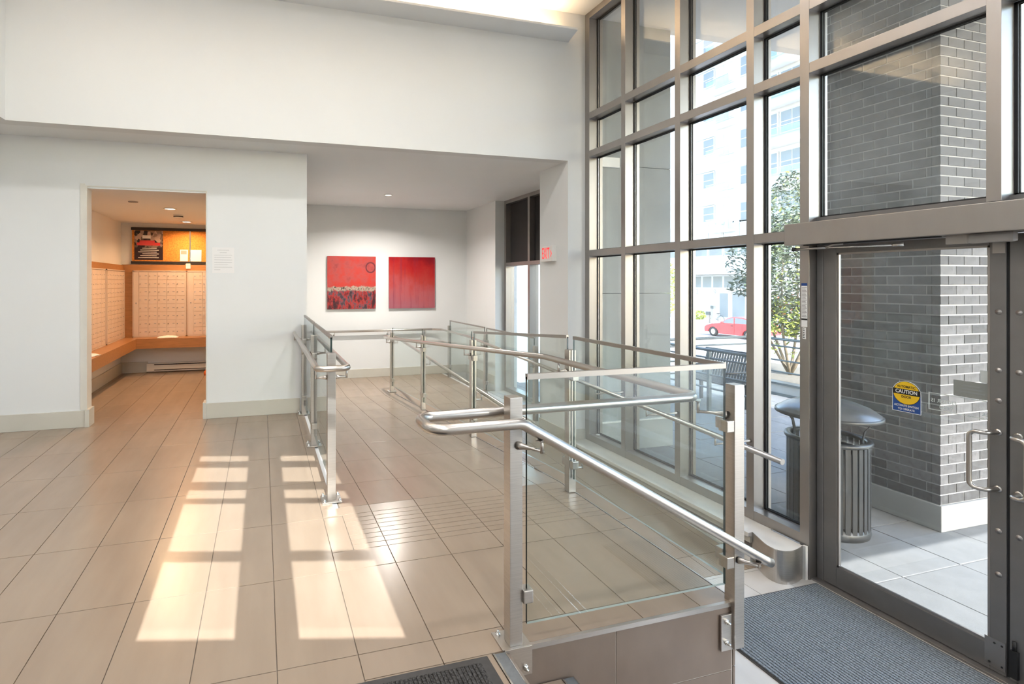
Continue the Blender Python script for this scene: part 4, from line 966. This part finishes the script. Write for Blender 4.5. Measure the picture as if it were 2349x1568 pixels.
# litter bin
lb = thing('litter_bin', 'charcoal slatted litter bin with a domed rain lid outside the door', 'litter bin', (4.67, 3.36, ZG))
bc = (4.67, 3.36, ZG)
MB().lathe([(0, 0.0), (0.285, 0.0), (0.292, 0.03), (0.285, 0.085), (0.26, 0.09), (0, 0.09)], bc, 36).build('base_ring', M['bin'], lb)
MB().lathe([(0.262, 0.755), (0.30, 0.755), (0.306, 0.77), (0.30, 0.788), (0.262, 0.788), (0.255, 0.77), (0.262, 0.755)], bc, 40).build('top_ring', M['bin'], lb)
MB().lathe([(0.235, 0.08), (0.24, 0.70), (0.232, 0.70), (0.227, 0.08)], bc, 30).build('liner', M['dark'], lb)
ns = 34
sm = MB().box(-0.019, -0.004, 0.06, 0.019, 0.004, 0.765).mesh('slat', [M['bin']], (0, 0, 0), 0.0015)
for k in range(ns):
    a = 2 * math.pi * k / ns; place('slat', sm, (bc[0] + 0.283 * math.cos(a), bc[1] + 0.283 * math.sin(a), ZG), lb, a - math.pi / 2)
lid = MB().lathe([(0.345, 0.965), (0.366, 0.968), (0.370, 0.985), (0.360, 1.0), (0.30, 1.045), (0.20, 1.085), (0.10, 1.108), (0.0, 1.115)], bc, 44).build('rain_lid', M['binlid'], lb)
MB().lathe([(0.366, 0.966), (0.374, 0.97), (0.374, 0.992), (0.364, 0.998)], bc, 44).build('lid_rim', M['bin'], lid)
MB().lathe([(0.04, 1.11), (0.04, 1.122), (0, 1.124)], bc, 16).build('lid_boss', M['chrome'], lid)
for k in range(4):
    a = R(20 + 90 * k); c, s = math.cos(a), math.sin(a)
    P = [(bc[0] + r_ * c, bc[1] + r_ * s, ZG + z_) for r_, z_ in ((0.245, 0.72), (0.235, 0.80), (0.25, 0.88), (0.31, 0.965))]
    w = Vector((-s, c, 0)) * 0.022; tn = Vector((c, s, 0)) * 0.008
    mb = MB()
    for p, q in zip(P, P[1:]):
        p = Vector(p); q = Vector(q)
        mb.hexa([p - w, p - w + tn, p + w + tn, p + w], [q - w, q - w + tn, q + w + tn, q + w])
    mb.build('lid_bracket', M['bin'], lb, recalc=True)
MB().box(bc[0] - 0.30, bc[1] - 0.12, ZG + 0.57, bc[0] - 0.285, bc[1] - 0.06, ZG + 0.63).tube([(bc[0] - 0.31, bc[1] - 0.09, ZG + 0.58), (bc[0] - 0.31, bc[1] - 0.09, ZG + 0.54)], 0.012, 8).build('padlock', M['steel'], lb)

# ------------------------------------------------------------------ outside: patio railing, bench, planter, tree
def railing(label, pts, z0, zt, step=1.4):
    t = thing('patio_railing', label, 'railing', (pts[0][0], pts[0][1], z0), 'patio railings')
    for (a, b_) in zip(pts, pts[1:]):
        a = Vector((*a, 0)); b_ = Vector((*b_, 0)); l = (b_ - a).length; n = max(1, round(l / step))
        MB().tube([a + Vector((0, 0, zt)), b_ + Vector((0, 0, zt))], 0.026, 10).build('top_rail', M['rail_out'], t)
        for dz in (0.13, 0.40, 0.62): MB().tube([a + Vector((0, 0, zt - dz)), b_ + Vector((0, 0, zt - dz))], 0.016, 8).build('rail', M['rail_out'], t)
        for k in range(n + 1):
            p = a + (b_ - a) * (k / n); MB().box(p.x - 0.025, p.y - 0.025, z0, p.x + 0.025, p.y + 0.025, zt - 0.02).build('post', M['rail_out'], t)
    return t
railing('dark grey patio railing running away behind the bench', [(6.0, 7.95), (9.12, 7.95)], ZG, 0.39)
railing('dark grey patio railing between the planter tree and the street', [(9.45, 7.9), (9.45, 2.2)], -0.42, 0.36)
railing('dark grey patio railing in front of the slatted bench', [(7.0, 5.9), (7.0, 7.9)], ZG, 0.34, 1.0)
bn = thing('patio_bench', 'dark slatted metal bench behind the patio railing', 'bench', (7.6, 7.27, ZG))
for k in range(18):
    y = 6.78 + k * 0.056
    MB().hexa([(7.70, y, ZG + 0.44), (7.72, y, ZG + 0.44), (7.72, y + 0.028, ZG + 0.44), (7.70, y + 0.028, ZG + 0.44)], [(7.84, y, ZG + 0.9), (7.86, y, ZG + 0.9), (7.86, y + 0.028, ZG + 0.9), (7.84, y + 0.028, ZG + 0.9)]).build('back_slat', M['bin'], bn)
for k in range(7): MB().box(7.20 + k * 0.07, 6.75, ZG + 0.42, 7.25 + k * 0.07, 7.8, ZG + 0.445).build('seat_slat', M['bin'], bn)
for y in (6.78, 7.72):
    MB().box(7.22, y, ZG, 7.27, y + 0.04, ZG + 0.42).box(7.65, y, ZG, 7.7, y + 0.04, ZG + 0.44).build('leg', M['bin'], bn)
    MB().tube([(7.2, y, ZG + 0.62), (7.75, y, ZG + 0.62)], 0.018, 8).build('armrest', M['bin'], bn)
MB().tube([(7.85, 6.75, ZG + 0.9), (7.85, 7.8, ZG + 0.9)], 0.02, 8).build('back_rail', M['bin'], bn)
pn = thing('planter', 'low concrete planter with a dark top edge at the patio side', 'planter', (10.1, 5.0, ZG))
B('planter_wall', M['concrete'], pn, 9.2, -1.0, ZG, 9.36, 9.6, -0.45, bevel=0.005); B('edge_cap', M['rail_out'], pn, 9.17, -1.0, -0.45, 9.38, 9.6, -0.415)
B('base_strip', M['rail_out'], pn, 9.185, -1.0, ZG, 9.2, 9.6, ZG + 0.05)
sl = B('soil', M['soil'], pn, 9.36, -1.0, ZG, 11.4, 9.6, -0.43)
def leaf_cloud(mb, cen, rad, n, ls, shell=0.5, mi=None, flat=1.0):
    for _ in range(n):
        while True:
            d = Vector((random.uniform(-1, 1), random.uniform(-1, 1), random.uniform(-1, 1)))
            if 0.01 < d.length < 1: break
        d = d.normalized() * (d.length ** shell)
        c = Vector((cen[0] + d.x * rad[0], cen[1] + d.y * rad[1], cen[2] + d.z * rad[2]))
        a = Vector((random.gauss(0, 1), random.gauss(0, 1), random.gauss(0, 0.6))).normalized(); b_ = a.cross(Vector((random.gauss(0, 1), random.gauss(0, 1), random.gauss(0, 1)))).normalized()
        s = ls * random.uniform(0.6, 1.3)
        m_ = mi if mi is not None else (0 if random.random() < 0.93 else 1)
        mb.quad([c - a * s, c - b_ * s * 0.33 + a * s * 0.1, c + a * s, c + b_ * s * 0.33 + a * s * 0.1], m_)
def tree(name, label, base, blobs, stems, ls=0.055, grp=None, mats=('leaf', 'leaf_y', 'leaf_red'), cat='tree'):
    t = thing(name, label, cat, base, grp)
    for st_ in stems: MB().tube(st_[0], st_[1], 7, r1=st_[2]).build('stem', M['bark'], t)
    mb = MB()
    for (c, r_, n, mi) in blobs: leaf_cloud(mb, c, r_, n, ls, 0.55, mi)
    f = mb.build('foliage', [M[m] for m in mats], t); f['kind'] = 'stuff'
    return t
random.seed(11)
tb = Vector((10.25, 8.1, -0.43))
stems = []
for k in range(6):
    a = 2 * math.pi * k / 6 + 0.4; d = Vector((math.cos(a), math.sin(a), 0))
    stems.append(([tb, tb + d * 0.18 + Vector((0, 0, 0.35)), tb + d * 0.45 + Vector((0, 0, 0.9)), tb + d * 0.5 + Vector((0, 0, 1.9)), tb + d * 0.3 + Vector((0, 0, 3.0))], 0.035, 0.008))
tree('patio_tree', 'leafy multi stemmed young tree in the planter seen between the window bars', tuple(tb),
     [((10.25, 7.95, 1.6), (0.85, 0.95, 1.25), 9500, None), ((10.25, 8.1, 2.9), (0.4, 0.4, 0.8), 1300, None), ((10.2, 7.9, 0.75), (0.85, 0.85, 0.4), 1500, 1), ((10.25, 8.9, 1.9), (0.6, 0.55, 0.55), 700, 0), ((10.25, 9.05, 1.35), (0.45, 0.4, 0.25), 380, 0), ((10.2, 7.9, 0.9), (0.6, 0.6, 0.35), 90, 2), ((10.3, 8.1, 0.25), (0.6, 0.6, 0.35), 130, 1)], stems, 0.052)
# ------------------------------------------------------------------ outside: street, buildings, car
ZR = -2.3
struct(MB().box(11.4, -60, ZR - 0.4, 120, 140, ZR).build('street', M['asphalt']), 'pale asphalt street below the patio', 'street')
struct(MB().box(9.19, 9.6, ZR - 0.4, 120, 140, ZR + 0.001).build('ground', M['asphalt']), 'street ground beyond the patio corner', 'ground')
struct(MB().box(36.5, -60, ZR, 120, 140, ZR + 0.15).build('pavement', M['side']), 'far pavement in front of the white apartment block', 'pavement')
# white apartment block across the street
XB = 42.0
ap = thing('apartment_block', 'white apartment block with balconies across the street', 'building', (XB + 6, 42, ZR))
B('wall', M['render'], ap, XB, 20, ZR, XB + 14, 75, 45)
FH = 3.3
def wpane(y0, y1, z0, z1, cols, rows, x=XB, fr=0.09, m='win_out'):
    w = MB().box(x - 0.09, y0 - fr, z0 - fr, x, y1 + fr, z1 + fr).build('window', M['render_g'], ap)
    dy = (y1 - y0) / cols; dz = (z1 - z0) / rows
    for c in range(cols):
        for r in range(rows):
            MB().box(x - 0.115, y0 + c * dy + fr / 2, z0 + r * dz + fr / 2, x - 0.085, y0 + (c + 1) * dy - fr / 2, z0 + (r + 1) * dz - fr / 2).build('pane', M[m], w)
    return w
for fl in range(1, 8):
    z = 3.0 + fl * FH
    # balcony stack: small dark casement, pale glazing behind a glass balcony
    wpane(40.75, 42.0, z + 1.0, z + 2.45, 1, 2); wpane(38.6, 40.5, z + 0.6, z + 2.5, 2, 1, m='win_pale'); wpane(40.75, 44.0, z + 2.6, z + 2.62, 1, 1, m='win_pale', fr=0.02)
    b = MB().box(XB - 1.1, 38.2, z - 0.18, XB, 40.7, z).build('balcony', M['render'], ap)
    MB().box(XB - 1.1, 38.2, z, XB - 1.06, 40.7, z + 1.0).build('balcony_glass', M['balc'], b)
    MB().box(XB - 1.13, 38.2, z + 1.0, XB - 1.03, 40.7, z + 1.05).build('balcony_rail', M['render_g'], b)
    wpane(36.9, 37.8, z + 0.7, z + 2.4, 1, 2); wpane(43.6, 44.6, z + 1.0, z + 2.45, 1, 2)
    # projecting bay on the right part
    by = B('bay', M['render'], ap, XB - 1.6, 26.0, z - 0.25, XB, 35.0, z + 0.15)
    wpane(33.75, 34.55, z + 0.9, z + 2.65, 1, 2, XB - 0.6); wpane(31.5, 33.45, z + 0.9, z + 2.65, 2, 2, XB - 0.6)
    B('bay_pier', M['render'], ap, XB - 0.6, 34.7, z - 0.25, XB, 35.1, z + FH - 0.25); B('bay_wall', M['render'], ap, XB - 0.58, 26.0, z + 0.15, XB, 34.7, z + FH - 0.25)
    MB().box(XB - 1.6, 26.0, z + 0.15, XB - 1.56, 35.0, z + 1.15).build('bay_glass', M['balc'], by); MB().box(XB - 1.63, 26, z + 1.15, XB - 1.53, 35.0, z + 1.2).build('bay_rail', M['render_g'], by)
# glazed lower floors, canopy, shop front
for k in range(7):
    y0 = 36.3 + k * 1.75; wpane(y0, y0 + 1.5, 5.75, 7.0, 1, 1, m='win_pale'); wpane(y0, y0 + 1.5, 3.95, 5.0, 1, 1)
B('canopy', M['render_g'], ap, XB - 1.6, 34, 2.15, XB, 54, 2.45)
for k in range(8):
    y0 = 36.0 + k * 1.25; wpane(y0, y0 + 1.1, 0.85, 2.0, 1, 1)
for y0, y1 in ((37.3, 38.7), (39.1, 40.1), (41.2, 42.1), (43.2, 44.2)): wpane(y0, y1, ZR + 0.4, 0.4, 1, 1, m='win_pale' if y0 > 41 else 'win_out')
for body, y in (('2', 42.75), ('9', 40.6)): text_part('door_number', body, 0.75, (XB - 0.12, y, 0.42), (0, -1, 0), (0, 0, 1), M['ink'], ap)
# a green tree and bushes far down the street
random.seed(5)
tree('street_tree', 'distant green street tree seen past the grey porch wall', (33, 37.0, ZR), [((33, 37.0, 0.9), (1.0, 1.3, 2.3), 1200, None)], [([(33, 37.0, ZR), (33, 37.0, 0.2)], 0.12, 0.07)], 0.16, mats=('leaf_y', 'leaf', 'leaf_red'))
tree('street_shrub', 'low bright green shrub at the foot of the apartment block', (40.2, 41.0, ZR + 0.15), [((40.2, 41.0, ZR + 0.55), (0.6, 0.9, 0.45), 420, 1)], [([(40.2, 41.0, ZR + 0.1), (40.2, 41.0, ZR + 0.5)], 0.05, 0.03)], 0.14, cat='shrub')
# red car parked on the near side of the road
def lathe_wheel(t, x, y, z, r, s):
    w = MB().lathe([(r * 0.62, -0.10), (r * 0.95, -0.10), (r, -0.06), (r, 0.06), (r * 0.95, 0.10), (r * 0.62, 0.10)], (x, y, z), 24, axis='x').build('wheel', M['tyre'], t)
    MB().lathe([(r * 0.64, s * 0.08), (r * 0.5, s * 0.085), (r * 0.2, s * 0.07), (0, s * 0.075)], (x, y, z), 20, axis='x').build('hub_cap', M['steel'], w)
    for k in range(8):
        a = 2 * math.pi * k / 8; MB().box(-0.004, -0.03, r * 0.36, 0.004, 0.03, r * 0.56)
    return w
car = thing('car', 'red compact car parked on the street', 'car', (30.8, 27.8, ZR))
cx0, cz = 30.0, ZR
prof = [(0.0, 0.42), (0.02, 0.62), (0.18, 0.74), (0.6, 0.86), (1.05, 0.93), (1.35, 0.97), (1.95, 1.32), (2.35, 1.43), (3.1, 1.42), (3.75, 1.28), (4.2, 1.0), (4.35, 0.9), (4.42, 0.6), (4.38, 0.35), (3.95, 0.25), (3.9, 0.42), (3.72, 0.60), (3.5, 0.66), (3.28, 0.60), (3.1, 0.42), (3.05, 0.22), (1.2, 0.22), (1.15, 0.42), (0.98, 0.60), (0.76, 0.66), (0.54, 0.60), (0.38, 0.42), (0.33, 0.27), (0.05, 0.27)]
yf = 30.0   # nose of the car, pointing away from the camera's right
def carpt(l, h, x): return (x, yf - l * 1.0, cz + h * 0.99)
mb = MB().prism([carpt(l, h, cx0) for l, h in prof], (1.66, 0, 0))
body = mb.build('body', M['carred'], car, 0.03, recalc=True)
glassp = [(1.42, 0.98), (1.98, 1.28), (2.36, 1.37), (2.42, 1.37), (2.42, 0.99)]
MB().prism([carpt(l, h, cx0 - 0.012) for l, h in glassp], (0.012, 0, 0)).build('front_window', M['win_out'], car)
MB().prism([carpt(l, h, cx0 - 0.012) for l, h in [(2.52, 0.99), (2.52, 1.37), (3.08, 1.36), (3.55, 1.25), (3.75, 1.02)]], (0.012, 0, 0)).build('rear_window', M['win_out'], car)
MB().box(cx0 - 0.12, yf - 1.62, cz + 0.94, cx0, yf - 1.46, cz + 1.06).build('wing_mirror', M['carred'], car, 0.03)
MB().box(cx0 - 0.02, yf - 4.0, cz + 0.56, cx0, yf - 0.95, cz + 0.6).build('side_strip', M['carred'], car)
MB().box(cx0 - 0.012, yf - 2.46, cz + 0.3, cx0, yf - 2.45, cz + 0.98).build('door_gap', M['dark'], car); MB().box(cx0 - 0.025, yf - 2.36, cz + 0.80, cx0, yf - 2.2, cz + 0.84).build('door_handle', M['dark'], car)
lathe_wheel(car, cx0 + 0.08, yf - 0.76, cz + 0.32, 0.32, -1); lathe_wheel(car, cx0 + 0.08, yf - 3.5, cz + 0.32, 0.32, -1)
MB().box(cx0 + 0.05, yf - 0.14, cz + 0.60, cx0 + 0.4, yf - 0.02, cz + 0.72).build('headlamp', M['chrome'], car, 0.02)
# bicycle at a rack, parking meters
def ring(mb, c, r, w, n=26):
    pts = [(c[0], c[1] + r * math.cos(2 * math.pi * k / n), c[2] + r * math.sin(2 * math.pi * k / n)) for k in range(n + 1)]
    return mb.tube(pts, w, 6, caps=False)
bk = thing('bicycle', 'parked bicycle leaning by the far pavement', 'bicycle', (38.0, 36.75, ZR + 0.15))
zb = ZR + 0.15
for yc in (37.3, 36.2): ring(MB(), (38.0, yc, zb + 0.34), 0.33, 0.02).build('wheel', M['tyre'], bk)
MB().tube([(38, 37.3, zb + 0.34), (38, 37.1, zb + 0.85)], 0.02, 6).tube([(38, 37.1, zb + 0.8), (38, 36.5, zb + 0.75), (38, 36.65, zb + 0.3), (38, 37.1, zb + 0.7)], 0.02, 6).tube([(38, 36.65, zb + 0.3), (38, 36.2, zb + 0.34), (38, 36.5, zb + 0.75)], 0.016, 6).build('frame', M['rail_out'], bk)
MB().tube([(37.75, 37.15, zb + 0.95), (38.0, 37.1, zb + 0.92), (38.25, 37.15, zb + 0.95)], 0.016, 6).build('handlebar', M['rail_out'], bk)
MB().box(37.93, 36.35, zb + 0.82, 38.07, 36.6, zb + 0.88).tube([(38, 36.5, zb + 0.75), (38, 36.47, zb + 0.84)], 0.014, 6).build('saddle', M['dark'], bk)
for k, (y, h_, lab) in enumerate(((36.45, 1.55, 'tall grey parking meter post behind the red car'), (36.95, 1.0, 'short grey litter post beside the bicycle'))):
    t = thing('parking_meter' if k == 0 else 'litter_post', lab, 'street post', (37.4, y, zb))
    MB().box(37.3, y - 0.14, zb, 37.5, y + 0.14, zb + h_ - 0.3).build('post', M['plaque'], t, 0.02); MB().box(37.28, y - 0.17, zb + h_ - 0.28, 37.52, y + 0.17, zb + h_).build('head', M['rail_out'], t, 0.02)
